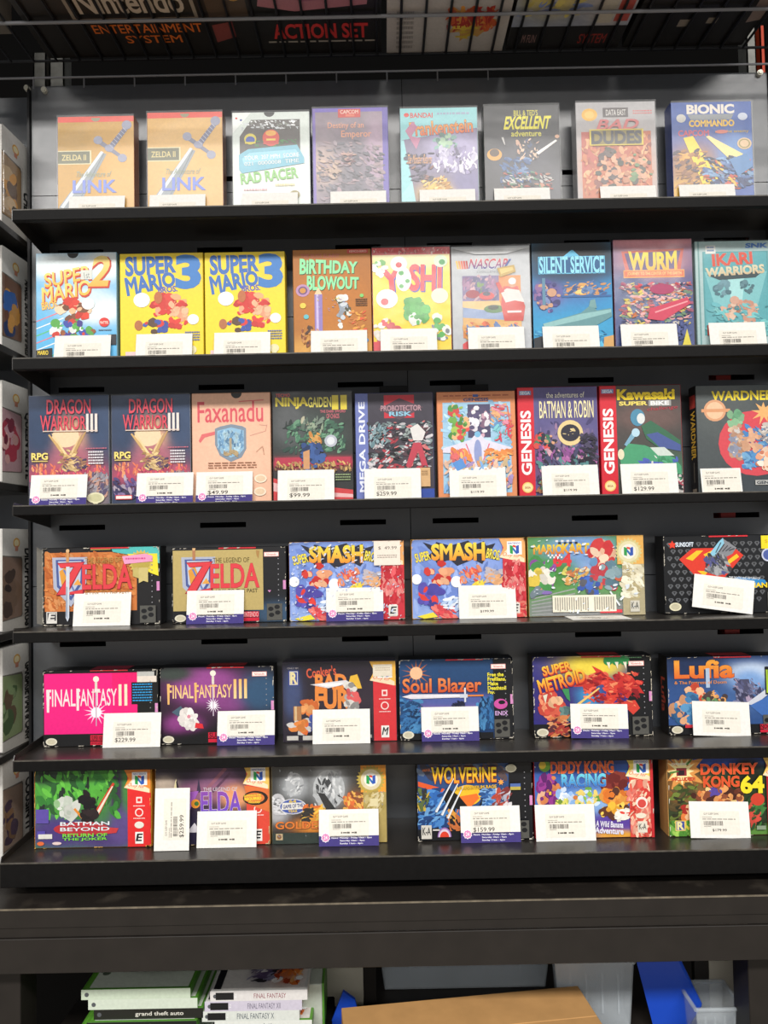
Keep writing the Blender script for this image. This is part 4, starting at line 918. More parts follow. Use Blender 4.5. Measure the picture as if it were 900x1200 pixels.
def b_kawa(a):
    a.bg('4a4644', [(60, 30, 40, 12, '6a5450'), (70, 80, 40, 18, '3f6a52'), (90, 95, 20, 10, 'c0bcb8')], .06); genesis_spine(a)
    a.T('Kawasaki', 22, 4, 92, 13, 'f2d42c', b=.09, o='4a4020'); a.T('SUPER', 24, 15, 58, 18.5, 'e8d46a', b=.08); a.R(60, 14, 88, 19.5, '9a9a98'); a.T('BIKE', 63, 15, 85, 18.5, 'f0f0ee', b=.08); a.T('challenge', 58, 20, 96, 24, 'b83c4a', sh=.3, rot=4)
    a.E(46, 30, 9, 8, '4f8aa8'); a.E(50, 31, 5, 5, 'd8dcdc'); a.P([(50, 38), (62, 33), (80, 42), (98, 52), (98, 62), (70, 58), (56, 50)], '3a6a50'); a.P([(56, 46), (70, 44), (98, 56), (98, 62), (72, 58)], '4a5a94'); a.L(44, 42, 30, 56, 7, '7aa8c0', 4); a.E(43, 44, 5, 4, 'b4d4e4')
    a.P([(22, 64), (34, 54), (54, 56), (90, 68), (98, 76), (98, 90), (60, 86), (34, 80), (24, 76)], '4a9a70'); a.P([(44, 70), (78, 72), (92, 84), (60, 84)], '4f62b0'); a.P([(60, 58), (78, 58), (90, 66), (70, 66)], 'c9d4cc'); a.mess(52, 66, 94, 88, ['e0e4e0', '4f62b0', '3f8a62', '5aaa80'], 18, 6, 173); a.E(24, 64, 4, 5, 'ded8b8'); a.mess(76, 82, 98, 96, ['d9d6d0', '2a2a2c', 'a84a5a'], 12, 6, 175)
def b_wardner(a):
    a.bg('4c5254', [(80, 90, 40, 20, '40474c'), (30, 20, 40, 30, '565c5c')], .03)
    a.T('WARDNER', 20, 5.5, 96, 14, 'f0d83c', b=.06); a.D(23, 23.5, 14, 'd8a07a'); a.D(23, 23.5, 11, 'e8c09c'); a.R(6, 22, 42, 25, 'd89a70')
    a.D(74, 55, 51, 'd04a54') if False else a.E(73, 55, 47, 31, 'd24c56'); a.star(84, 26, 16, 7, 9, 'e8b070', 3)
    a.mess(38, 24, 58, 40, ['6aa07a', '8ab890', '558a68'], 16, 8, 181, True); a.mess(38, 38, 62, 68, ['d0b49a', 'c9c4c0', 'b89078', '8f94a8', 'e0d4c8'], 40, 8, 183, True); a.mess(58, 40, 96, 78, ['5a94c8', '4a80b8', '7ab0d8'], 36, 9, 185); a.mess(50, 42, 80, 62, ['d8a888', 'c8987a'], 18, 6, 187, True); a.mess(74, 62, 98, 82, ['d89a7a', 'e8c8b0', 'c87a60', 'f0e0d0'], 22, 7, 189, True); a.mess(80, 36, 98, 54, ['b8b0a8', 'd0c8c0', '8a8a94'], 14, 6, 191)
    a.R(70, 90, 100, 94.5, 'b8b8b4'); a.T('GENESIS', 72, 91, 99, 93.7, '3c4048', b=.08)
def zshield(a, big):
    a.P([(8, 12), (38, 12), (37, 46), (24, 76), (9, 52)], 'aab0c4'); a.P([(11, 15), (35, 15), (34, 45), (24, 68), (12, 50)], '4a5a94'); a.P([(13, 17), (33, 17), (32, 43), (24, 62), (14, 48)], 'b9c2d4')
    a.P([(14, 30), (20, 24), (24, 40), (16, 48)], 'd8963c'); a.P([(26, 48), (30, 40), (33, 48)], 'e0a04a'); a.P([(18, 48), (22, 40), (25, 48)], 'e0a04a'); a.L(18, 28, 28, 60, 1.6, '6a7cb4')
def zlogo(a):
    a.P([(12, 19), (36, 18), (22, 57), (36, 53), (35, 60), (11, 61), (26, 25), (16, 26)], '8f1c2c'); a.P([(13, 20), (35, 19), (20.5, 57.5), (34, 54), (34, 59), (12, 60), (27, 24), (15, 25.5)], 'd84048')
    a.T('ELDA', 34, 22.5, 76, 53, 'd84048', o='9a2430', b=.04, ow=.02)
def b_alttp1(a):
    a.bg('1d1c1e', [(90, 5, 30, 12, '1d1c1e')], .05)
    a.bg if False else None
    a.P([(1, 6), (80, 6), (80, 82), (1, 82)], 'c8763c'); a.mess(2, 8, 78, 80, ['c06a34', 'd08448', 'b8622e', 'd8925a'], 120, 4, 201)
    a.R(41, 0, 58, 3, 'd8c46a'); a.P([(58, 0), (100, 0), (100, 22), (74, 10), (60, 6)], '4fb8b4'); a.P([(72, 9), (98, 9), (99, 38), (92, 34)], 'e8d838')
    a.star(84, 20, 11, 8.6, 20, 'c9b45a'); a.D(84, 20, 8, 'b4a04a'); a.P([(77, 28), (81, 26), (84, 42), (77, 38)], 'bfae6a'); a.P([(82, 27), (90, 27), (90, 46), (86, 44), (82, 47)], 'c9b878')
    zshield(a, 1); a.T('THE LEGEND OF', 36, 13, 67, 19.5, 'b08a4a', b=.01); zlogo(a); a.T('A LINK TO THE PAST', 36, 56, 74, 62, 'a87a40')
    a.P([(20, 4), (22.5, 4), (22.5, 18), (20, 18)], 'c8905a'); a.P([(20, 24), (23, 24), (22.4, 90), (21, 95), (19.4, 90)], 'c9d0dc'); a.P([(20, 50), (21, 50), (21, 92), (19.6, 88)], '8f9cb0'); a.D(21.4, 3.5, 1.5, 'd8b080')
    a.P([(68, 12), (88, 9), (94, 12), (94, 19), (70, 22)], 'f09ac0'); a.lines(71, 14, 88, 18, 1, 'c8508a', 3)
    a.R(3, 82, 12, 97, 'd9d6d0'); a.R(3.8, 83, 11.2, 93.5, '3c3c40'); a.T('E', 5, 84, 10, 93, 'd9d6d0', b=.06, sh=.2); snes(a, seal=False, block=False, pill=False); a.wear(60, 5)
def b_alttp2(a):
    a.bg('1b1b1e', [(92, 88, 20, 14, '37506a')], .04); a.R(0.6, 3, 80, 84, 'b9a468'); zshield(a, 1); a.T('THE LEGEND OF', 36, 13.5, 68, 20, '6a5c30', b=.02); zlogo(a); a.T('A LINK TO THE PAST', 34, 55.5, 75, 60.5, '5c5030', b=.02)
    a.P([(18, 1), (20.5, 1), (20.5, 16), (18, 16)], 'b07a54'); a.D(19.3, 1, 1.4, 'd8b080'); a.P([(74, 4), (77, 5), (76, 15), (74.5, 11)], 'a8804a'); snes(a, block=False); a.R(61, 86, 76, 93, 'c81f38'); a.R(61, 94, 76, 98.5, 'c81f38'); a.T('NINTENDO', 61.5, 86.5, 75.5, 93, 'e0a8a8', b=.03); a.P([(84, 58), (87, 58), (85.5, 61)], 'd18bbd'); a.wear(36, 7)
def b_smash(a, worn=True):
    a.bg('7a94d4', [(30, 55, 30, 24, '6a84c8'), (20, 96, 40, 12, '90a8dc'), (60, 40, 20, 20, '88a0dc')], .05); a.mess(2, 10, 78, 98, ['8aa2de', '6c86ca', '9ab0e4'], 40, 7, 211)
    a.P([(10, 3), (20, 8), (22, 3), (34, 8), (50, 2), (55, 8), (64, 3), (66, 9), (74, 6), (70, 16), (76, 28), (66, 24), (62, 32), (54, 26), (40, 34), (34, 26), (22, 30), (20, 24), (10, 26), (18, 16)], '2c2c38')
    a.T('SMASH', 18, 6, 64, 26, 'f0d84a', o='c83428', b=.09, ow=.05, c2='e89030', fan=.06); a.T('SUPER', 3, 16, 16, 27, 'f0dc50', o='22222a', b=.05, ow=.05, rot=12); a.T('BROS.', 66, 14, 78, 26, 'f0dc50', o='22222a', b=.05, ow=.05, rot=-12)
    a.mess(13, 28, 34, 58, ['d84038', 'e8b08a', 'c83430', 'e8a078'], 16, 7, 213, True); a.mess(5, 58, 26, 86, ['4f48a0', '5c54b0', 'd84038', '43408c'], 18, 7, 215, True); a.D(4, 50, 4.5, 'eef0f0'); a.D(39, 54, 5, 'eef0f0'); a.mess(42, 36, 60, 54, ['d85a48', 'e8906a', '8fa4dc'], 14, 4, 217); a.mess(66, 38, 80, 56, ['e0a878', 'b8b0b8', 'd89a6a'], 12, 5, 219); a.mess(52, 55, 64, 62, ['f0d84a', 'e8b83c'], 6, 4, 221)
    a.mess(18, 84, 36, 100, ['d84a50', 'e87a70', 'f0d84a'], 12, 6, 223); a.mess(28, 74, 44, 88, ['e4ecf6', 'b8cef0'], 10, 5, 225); a.P([(4, 97), (18, 92), (22, 98), (10, 100)], 'e8d840')
    n64(a, 'eba868', 'c83440', esrb='E'); a.mess(81, 30, 98, 78, ['d85a60', 'e08a84', 'c02c38', 'b82834'], 40, 5, 227); a.mess(81, 80, 98, 98, ['e07a6a', 'd04a48'], 10, 5, 229) if not worn else None
    a.R(86, 82, 94, 95, 'e0dcd4'); a.T('E', 88, 84, 92.4, 92.5, '2c2c2c', b=.05, sh=.2)
def b_smash1(a):
    b_smash(a); a.mess(2, 2, 98, 98, ['c8d0e8', 'dfe4f0'], 70, 1.6, 231); a.R(74, 0, 97, 31, 'e9ddd0'); a.T('$  49.99', 78, 7, 94, 11.5, '55504c'); a.lines(77, 18, 94, 23, 2, '8a8078', 3, .4); a.wear(30, 9)
def b_smash2(a): b_smash(a, False); a.wear(26, 11, 'd8b080')
def b_kart(a):
    a.bg('5a9a44', [(45, 20, 30, 24, '7a9ed8'), (50, 95, 60, 20, '8a8c8c'), (20, 45, 26, 18, '4a8c3a'), (55, 45, 14, 14, '8aa8d8')], .06)
    for k in range(6): a.L(2, 78 + k * 4, 40, 66 + k * 6, 1, 'a4a6a6')
    a.T('MARIO', 5, 10, 30, 21, 'f0d83c', o='4a7a34', b=.09, ow=.03, c2='d8742c'); a.T('KART', 30, 9, 53, 21, 'f0d83c', o='3a5a94', b=.09, ow=.03, c2='d8742c'); a.T('64', 22, 22, 37, 37, 'e0383c', o='f0e6e0', b=.1, ow=.04)
    for k in range(8): a.R(24 + k * 2.4, 4 + (k % 2) * 2.5, 26.4 + k * 2.4, 6.5 + (k % 2) * 2.5, '2c2c2c' if k % 2 else 'e8e8e8'); a.R(17 + k * 1.6, 22 + (k % 2) * 2.5, 18.6 + k * 1.6, 24.5 + (k % 2) * 2.5, 'e8e8e8')
    a.mess(54, 8, 74, 40, ['d03a3c', 'e8b898', 'c83034', 'f0d0b4', '6a9ac8'], 22, 8, 241, True); a.mess(54, 38, 80, 66, ['7a9aa8', 'c8404a', '5c7c8c', '94b0b8', 'd86a4a'], 26, 7, 243, True); a.mess(3, 30, 22, 66, ['e0c44a', 'e6e0d4', '8a4a9a', '4a9a50', 'e0a080'], 24, 7, 245, True); a.mess(30, 40, 50, 60, ['e0a85a', 'd8d06a', 'c87a4a', 'e8d8b0'], 24, 4, 247); a.mess(44, 52, 60, 74, ['3c5cb0', '5a5a64', '4a70c8'], 14, 6, 249, True); a.E(14, 70, 6, 2.4, '8a70b8'); a.mess(2, 62, 12, 74, ['7a8a94'], 4, 6, 250, True)
    a.R(81, 0, 100, 100, 'b8ac88'); a.R(77, 0, 100, 36, 'e8b058'); a.star(87, 20, 12, 10, 22, 'd8cc8c'); a.D(87, 20, 9, 'e6deb4'); a.D(87, 20, 6.4, 'f2eee2'); nlogo(a, 87, 20, 4); a.mess(82, 36, 98, 78, ['d8d0b4', 'e6e2cc', 'b4a67c'], 26, 5, 251); a.R(61, 93, 80, 97, 'd8404a'); a.L(70, 70, 78, 88, 1.4, 'dfe6ea')
    a.R(20, 74, 75, 95, 'ece4d0'); 
    for k in range(26):
        if k not in (15, 16): a.R(22 + k * 2, 76.5, 23 + k * 2, 92 + (k * 7 % 3), '9a968a')
    a.R(87, 82, 95, 96, 'cfcabc'); a.T('K-A', 88, 84, 94, 92, '5a5a54', b=.05); a.mess(2, 2, 98, 98, ['dfe6ee', 'cfd8e4'], 16, 2.4, 253)
def b_super(a):
    a.bg('141518', [(80, 20, 30, 30, '1a1c20')], .05)
    for ring_ in (0, 1):
        a.lay()
        for j in range(9):
            for i in range(14):
                u, v = 3 + i * 6.6 + (j % 2) * 3.3, 10 + j * 9
                if u > 88: continue
                if ring_ == 0: a.raw([(u, v), (u + 1, v - 2), (u + 4, v - 2), (u + 5, v), (u + 2.5, v + 4.4)], lin('5c5e62'))
                else: a.raw([(u + 1.4, v - .8), (u + 3.6, v - .8), (u + 2.5, v + 2)], lin('1c1d20'))
    a.P([(14, 30), (26, 16), (64, 16), (72, 26), (45, 70), (40, 70)], 'd83c2c'); a.P([(20, 29), (30, 19), (36, 19), (26, 32)], 'f0c02c'); a.P([(36, 24), (44, 19), (54, 21), (50, 32), (40, 32)], 'f0c02c'); a.P([(56, 34), (66, 24), (68, 28), (58, 38)], 'f0c02c'); a.P([(30, 45), (40, 46), (36, 52)], 'f0c02c'); a.P([(38, 60), (54, 60), (46, 70)], 'f0c02c')
    a.P([(36, 46), (42, 36), (40, 26), (54, 4), (60, 10), (66, 16), (62, 24), (56, 28), (56, 44), (60, 48), (48, 52)], '84868c'); a.P([(40, 26), (50, 8), (54, 3), (55, 10), (46, 26)], '8ac4dc'); a.mess(38, 26, 60, 48, ['5f6168', 'a4a6aa', '3c3e44', '55588c'], 24, 4, 261)
    for k in range(5): a.L(47 + k * 3, 22 - k * .6, 52 + k * 3, 9 + k * 2, .8, '3c3e44')
    a.star(8, 11, 4, 2, 5, 'e0402c'); a.T('SUNSOFT', 11, 8, 27, 13.5, 'e6eef4', o='5a80b0', b=.04, ow=.04); a.P([(50, 70), (54, 60), (66, 54), (90, 58), (92, 62), (80, 70)], '2f86c4'); a.T('THE DEATH AND RETURN OF', 58, 54, 86, 57, 'e8ecf0', b=.02, rot=-3); a.T('SUPERMAN', 56, 62, 92, 68, 'f0d22c', o='8a3a1c', b=.07)
    a.D(94, 26, 6, 'c8cce0'); a.D(94, 26, 4.6, '4f5fa0'); a.R(88, 1, 104, 18, 'f0d82c'); a.T('$7', 91, 6, 98, 11, 'd0a81c'); a.E(9, 91, 5.4, 5.4, 'ded8b8'); a.E(9, 91, 4, 3.8, 'c4bda0'); a.R(92, 74, 104, 98, '55544f'); a.E(98, 86, 3, 6, '1b1b1d'); a.R(41, 0, 76, 1.8, 'd8303a'); a.wear(40, 13)
def ff_sword(a, u, v0, v1, c): a.L(u, v0, u, v1, 1.6, c, .8); a.D(u, v0, 2.6, 'e8e2d4'); a.L(u, v0 + 4, u, v0 + 14, 2.2, 'd8cfc0'); a.L(u - 4, v0 + 17, u + 4, v0 + 17, 1, 'd8cfc0')
def b_ff2(a):
    a.bg('181819', [], .04); a.R(0.5, 4, 82, 84, 'e8207c'); a.R(60, 4, 82, 84, 'e41a6a', 'e8207c'); a.star(46, 56, 11, 4, 14, 'f8c8e0', 3); a.D(46, 56, 4.5, 'fdf0f4')
    ff_sword(a, 46, 12, 74, 'b8a4b4'); a.T('FINAL', 3, 25, 28, 47, 'f2d8d8', b=.02); a.T('FANTASY', 29, 25, 64, 47, 'f2d8d8', b=.02); a.T('II', 66, 20, 73, 47, 'f2dcc0', b=.03); a.P([(2.5, 25), (5.5, 25), (5, 55), (3, 55)], 'f2d8d8'); a.P([(28.8, 24), (31.4, 24), (31, 53), (29, 53)], 'f2d8d8')
    a.R(77, 17, 100, 46, '181819'); a.lines(78, 19, 95, 44, 7, '2f9ad8', 3, .42); a.R(82, 3, 97, 12, 'b8b8b4'); a.R(82, 9, 99, 17, 'e0d4c8'); snes(a, pill=False, logo=False); a.wear(40, 15)
def b_ff3(a):
    a.bg('1a191c', [(40, 25, 30, 24, '96488f'), (20, 75, 16, 14, '8f3f86'), (62, 40, 16, 20, '84407f'), (88, 34, 20, 24, '31506f'), (12, 8, 16, 10, '3c4440'), (50, 98, 60, 18, '151516'), (75, 85, 20, 20, '151516')], .04, ny=34, nx=34)
    a.star(46.5, 50, 7, 2.6, 16, 'f6eef6', 3); ff_sword(a, 46.5, 8, 64, 'c8b8c8'); a.T('FINAL', 7, 23, 29, 40, 'e8b46c', b=.02, c2='f0cf94'); a.T('FANTASY', 31, 23, 63, 40, 'e8b46c', b=.02, c2='f0cf94'); a.T('III', 65, 17, 76, 41, 'e8b46c', b=.04, c2='f0cf94'); a.P([(6, 21), (8.4, 21), (8, 48), (6.4, 48)], 'e8b46c'); a.P([(30, 20), (32.2, 20), (32, 46), (30.4, 46)], 'e8b46c')
    a.P([(10, 58), (18, 50), (22, 58), (16, 64)], '4a6070'); a.mess(18, 56, 31, 80, ['e9e4de', 'd8d0cc', 'f2eeea'], 18, 6, 271, True); a.P([(31, 72), (37, 74), (38, 80), (30, 79)], 'd83038'); a.D(25, 64, 1.6, 'd88a9a'); snes(a, logo=False, block=False); a.R(42, 85, 58, 92.5, 'c81f38'); a.R(42, 93.5, 58, 98, 'c81f38'); a.T('SUPER', 43, 85.5, 57, 92, '1a1416', b=.03); a.wear(36, 17)
def b_conker(a):
    a.bg('221a26', [(60, 50, 30, 30, '2c2130'), (8, 40, 8, 30, '3c4a74')], .06); a.R(5, 10, 14, 29, '2f3f94'); a.R(5.8, 11, 13.2, 28, 'ded8c0'); a.R(6.4, 12, 12.6, 27, '34459c'); a.T('R', 7, 13, 12, 26, 'e8d8a0', b=.1); a.T('ONLY BY', 4, 6, 14, 8, 'b8b0b0')
    a.T('Conker\'s', 21, 6, 47, 18, 'd85a3c', b=.04, rot=6); a.T('BAD', 29, 16, 56, 34, 'e88a3c', o='5a3a74', b=.08, ow=.04); a.T('FUR', 29, 35, 58, 58, 'e88a3c', o='5a3a74', b=.09, ow=.05); a.P([(24, 28), (56, 23), (60, 27), (40, 33)], 'e0dce0'); a.P([(30, 28), (54, 26), (50, 30), (38, 31)], 'f6f4f6')
    a.P([(58, 28), (60, 18), (66, 16), (68, 24), (70, 34), (66, 34), (62, 26)], 'e8b83c'); a.mess(55, 26, 66, 62, ['b8b4b0', '8f8c8a', 'd8d4ce', 'd85a5a'], 20, 6, 281, True); a.mess(16, 48, 28, 66, ['d8783a', 'e8a060', 'c8642c', 'e8c8a0'], 18, 6, 283, True); a.mess(6, 74, 26, 88, ['e0843c', 'd8d4d0', 'd86a30', '4a5a9c'], 20, 6, 285, True); a.R(9, 55, 16, 73, 'b07a4c'); a.R(10, 55, 12, 73, 'd8b88a'); a.mess(24, 62, 30, 76, ['3f55a8'], 6, 5, 287, True)
    n64(a, 'f0b84a', 'd83038', esrb='M'); a.R(80, 4, 97, 19, 'e6dcc8'); a.lines(82, 8, 95, 13, 2, 'b8a890', 4, .4); a.R(3, 92, 13, 97.5, 'c8c4bc'); a.R(17, 92, 28, 97.5, 'c8c4bc'); a.R(70, 92, 78, 96, 'c8c4bc')
def b_soul(a):
    a.bg('1d3a66', [(50, 62, 40, 10, '8a6aa8'), (50, 52, 50, 8, '4f5c9c'), (50, 10, 70, 20, '24456f')], .04); a.star(15, 17, 13, 4, 14, 'a8603c', 5); a.D(15, 17, 5.6, 'e8b890')
    a.P([(0, 44), (8, 52), (18, 66), (20, 92), (0, 92)], '2a5a90'); a.P([(82, 44), (74, 52), (66, 66), (66, 88), (84, 88)], '2f659c'); a.mess(1, 50, 18, 90, ['4a86b8', '1f4470', '3a72a8', '173458'], 40, 4, 291); a.mess(68, 50, 82, 88, ['4a86b8', '1f4470', '3a72a8', '173458'], 34, 4, 293)
    a.mess(46, 54, 56, 60, ['1c2038', '2c3050'], 10, 3, 295)
    a.T('Soul Blazer', 3, 24, 72, 41, 'e08a50', o='7a2c24', b=.04, ow=.03, c2='c8502c')
    a.P([(2, 46), (10, 43), (57, 44), (57, 48), (10, 49)], 'd8d4dc'); a.P([(2, 46), (56, 45), (56, 46.6)], 'f2f0f2'); a.R(57, 36, 58.5, 54, 'd8d8e0'); a.R(58.5, 45, 74, 47, 'd8803c'); a.R(53, 44, 60, 48.5, 'c8ccd8')
    a.R(83, 0, 100, 100, '16171b'); a.R(0, 92, 82, 100, '16171b')
    for k, w in enumerate(('Free the', 'Freillians.', 'Make', 'Deathtoll', 'Pay.')): a.T(w, 78, 18 + k * 5.6, (92, 94, 87, 94, 84)[k], 22.4 + k * 5.6, 'e8dc3c', b=.06)
    a.E(89, 57, 6, 6.4, 'c84f9c'); a.E(90, 55, 3, 2.6, '16171b'); a.P([(85, 58), (94, 57), (94, 60), (85, 61)], 'c84f9c'); a.T('ENIX', 84, 66, 95, 71, 'c8a0d0', b=.05); snes(a); a.wear(70, 19)
def b_metroid(a):
    a.bg('2c2c7a', [(45, 55, 16, 14, '3a9ad0'), (50, 12, 26, 16, 'e8d048'), (20, 60, 20, 30, '3a2c70'), (70, 60, 16, 20, '322f80')], .05, nx=30)
    a.R(80, 0, 100, 100, '17181b'); a.R(0, 84, 82, 100, '17181b')
    a.P([(34, 38), (44, 26), (54, 20), (60, 26), (58, 36), (50, 40), (44, 48), (42, 38)], 'c0342c'); a.P([(50, 12), (58, 18), (66, 28), (74, 36), (72, 52), (66, 62), (60, 62), (62, 46), (58, 30)], 'cf3c30'); a.P([(72, 20), (84, 26), (94, 48), (84, 46), (80, 54), (72, 44)], 'c0302c'); a.P([(56, 62), (72, 58), (86, 56), (90, 66), (84, 74), (80, 68), (70, 70)], 'd04034'); a.mess(44, 22, 90, 64, ['e0604a', 'a8242a', '8a1c24', 'd84a3c', 'e88a60'], 50, 4, 301)
    for u in (64, 71, 78): a.E(u, 6, 4, 6, '2f8a4c'); a.P([(u - 1.4, 8), (u + 1.6, 8), (u + 1, 17)], 'e6e0cc')
    a.L(30, 68, 56, 40, 2.4, 'e8c070', 1.2); a.mess(8, 46, 24, 74, ['d8604a', 'e8906a', 'c84a3c', 'e0b088'], 26, 7, 303, True); a.mess(22, 64, 32, 80, ['6a8a84', '4f6c6c'], 10, 5, 305); a.mess(14, 74, 30, 97, ['d89a6a', 'a83c34', 'c87a4a', '5a2c34'], 20, 5, 307); a.P([(24, 40), (30, 40), (31, 56), (28, 52)], '3a8a54'); a.P([(8, 48), (12, 46), (10, 58)], 'd8d8c0')
    a.T('SUPER', 8, 9, 32, 20, 'f0c03c', o='b82c28', b=.07, ow=.06, rot=12, dx=.5, dy=1.4, c2='e8843a'); a.T('METROID', 4, 22, 44, 38, 'f0c03c', o='b82c28', b=.07, ow=.06, rot=14, dx=.5, dy=1.4, c2='e0602c'); a.lines(78, 2, 92, 5, 1, '6a9a70', 3, .4)
    snes(a, block=False); a.wear(90, 21, 'd4cbb8')
def b_lufia(a):
    a.bg('2f4f86', [(74, 22, 22, 12, 'c9d8ec'), (72, 34, 16, 16, '7aa0d4'), (20, 10, 30, 20, '1f2f52'), (60, 60, 24, 16, '3f5f94')], .04, nx=28)
    a.R(0, 88, 100, 100, '15161a'); a.R(92, 0, 100, 90, '15161a'); a.P([(60, 40), (64, 30), (72, 30), (76, 62), (60, 62)], '4a4a64'); a.mess(60, 30, 84, 60, ['55587c', '7a7c9c', '3a3c58', 'a08fa8'], 30, 4, 311); a.P([(68, 62), (92, 38), (92, 46), (76, 64)], 'c8ccd8'); a.P([(72, 64), (92, 50), (96, 84), (88, 84)], '3f6ab0')
    a.T('Lufia', 7, 5, 58, 27, 'e8a03a', o='4a2434', b=.07, ow=.03, c2='d8642c'); a.L(35.5, 15, 35.5, 40, 3.4, 'a8bcd4'); a.T('& The Fortress of Doom', 6, 31, 52, 35, 'd88a4a', b=.02)
    a.mess(16, 38, 32, 58, ['e0b088', 'c84a34', 'd89a70', '7a2c24'], 20, 6, 313, True); a.mess(4, 52, 28, 84, ['3f78a8', '5a94c0', 'e0a880', 'c8906a', '2f5a84'], 30, 7, 315, True); a.mess(30, 46, 52, 62, ['3f6aa8', 'e0a060', '4a3c3c', '5f8a5c', 'c8804a'], 26, 4, 317, True)
    a.R(86, 14, 104, 50, '15161a'); a.lines(89, 18, 99, 48, 8, 'd8d8dc', 4); a.R(87, 18, 88.4, 48, 'a8c83c'); a.R(90, 2, 102, 13, 'c8c4bc'); snes(a, block=False, pill=False); a.R(80, 88, 90, 94, 'c81f38'); a.T('NDO', 80.5, 88.4, 89.5, 93.6, '1a1416', b=.04); a.R(80, 95, 90, 98.5, 'c81f38'); a.R(14, 87, 24, 91, 'c8303c'); a.wear(46, 23)
def b_joker(a):
    a.bg('3f7a3a', [(30, 30, 24, 16, '5cb440'), (60, 30, 16, 14, '54a83c'), (12, 8, 16, 10, '2a3a30'), (70, 30, 6, 40, '3a2a48'), (20, 80, 30, 22, '4a3a78'), (60, 88, 30, 16, '4c3c70'), (74, 75, 10, 24, '5a4880')], .05, nx=30)
    a.mess(2, 4, 72, 60, ['4a9a3a', '68c048', '357a34', '2c5a30', '58ac40', '24302a'], 40, 9, 321); a.mess(18, 30, 36, 58, ['c9ccc4', 'b4bcb0', 'd8dcd4', '8ab080'], 12, 8, 325, True)
    a.L(52, 60, 68, 18, 5, 'c8402c', 2); a.L(54, 56, 67, 22, 2.4, 'e0d8c4', 1); a.L(34, 50, 42, 64, 2, 'd8842c')
    a.mess(38, 30, 52, 72, ['1f1a1c', '2a2022', '18161a'], 20, 6, 323, True); a.E(40, 76, 24, 9, 'b03038'); a.P([(58, 74), (72, 76), (70, 82), (56, 84)], 'c03a3c')
    a.T('BATMAN', 22, 67, 64, 71.6, 'e0e4e8', b=.03, o='4a4a5c'); a.T('BEYOND', 22, 74, 64, 78.6, 'e0e4e8', b=.03, o='4a4a5c'); a.T('RETURN OF', 24, 82, 62, 86.5, '7ad04a', b=.05, o='2a3a2c'); a.T('THE JOKER', 24, 87.5, 62, 91.5, '7ad04a', b=.05, o='2a3a2c')
    a.R(2, 78, 9, 86, '5548a0'); a.R(1, 50, 12, 68, '5a4a9c'); a.R(3, 82, 15, 88, 'd8d4cc'); a.E(5, 94, 3, 2.6, 'd86a3c'); a.E(19, 94, 4, 2, 'e0c8c4'); n64(a, 'ee8a34', 'dc2c2c', esrb='E'); a.E(90, 72, 4, 4.4, 'e0dcd0'); a.wear(24, 25, 'd8a850')
def b_zelda64(a):
    a.bg('2a2238', [(28, 8, 20, 10, '1f1a2c'), (55, 20, 16, 20, '6a4a6a'), (45, 34, 30, 12, '8a5a78'), (70, 40, 12, 14, 'e09a6a'), (40, 90, 40, 24, '2c2740'), (8, 24, 10, 10, 'b0a090')], .06, nx=30)
    a.P([(16, 28), (18, 16), (20, 28), (20, 36), (15, 36)], 'd8cca0'); a.P([(18, 20), (19, 18), (21, 32), (19, 34)], '2c2630'); a.P([(36, 34), (38, 16), (40, 34)], '3a3048'); a.L(44, 32, 62, 4, 3, '8f5a6c'); a.L(50, 34, 66, 10, 2, '5c3c54')
    a.T('THE LEGEND OF', 42, 28, 72, 32.5, 'c8c0c8', b=.01); a.T('ELDA', 40, 34, 75, 60, '8a4aa8', o='e0d0e0', b=.05, ow=.025, c2='6a4ac0'); a.P([(24, 34), (38, 32), (28, 62), (24, 64)], '9a5ab4'); a.D(35, 48, 4, 'd88a2c'); a.D(36, 48, 2, '3a6a30'); a.P([(27, 84), (34, 72), (40, 84)], 'e0dce4')
    n64(a, 'eec060', 'd84838', esrb='E'); a.P([(78, 26), (100, 31), (100, 60), (82, 50)], 'd8703c'); a.E(88, 42, 11, 9, '2c2420'); a.E(87, 42, 9, 6.6, 'd87a3c'); a.T('EXPANSION PAK', 78, 37.5, 93, 40, 'e8d83c', b=.03, rot=3); a.T('REQUIRED', 78.5, 41, 93, 45, 'e8d83c', b=.08, rot=3); a.T('INCLUDED', 82, 46, 92, 48.4, 'e8d83c', b=.03); a.wear(26, 27, 'cdb890')
def face_stand(a, u0, v0, u1, v1, seed):
    a.mess(u0, v0, u1, v1, ['c9cccf', 'b4b8bc', '8f9296', 'dadcdd', '55585c'], 26, 9, seed)
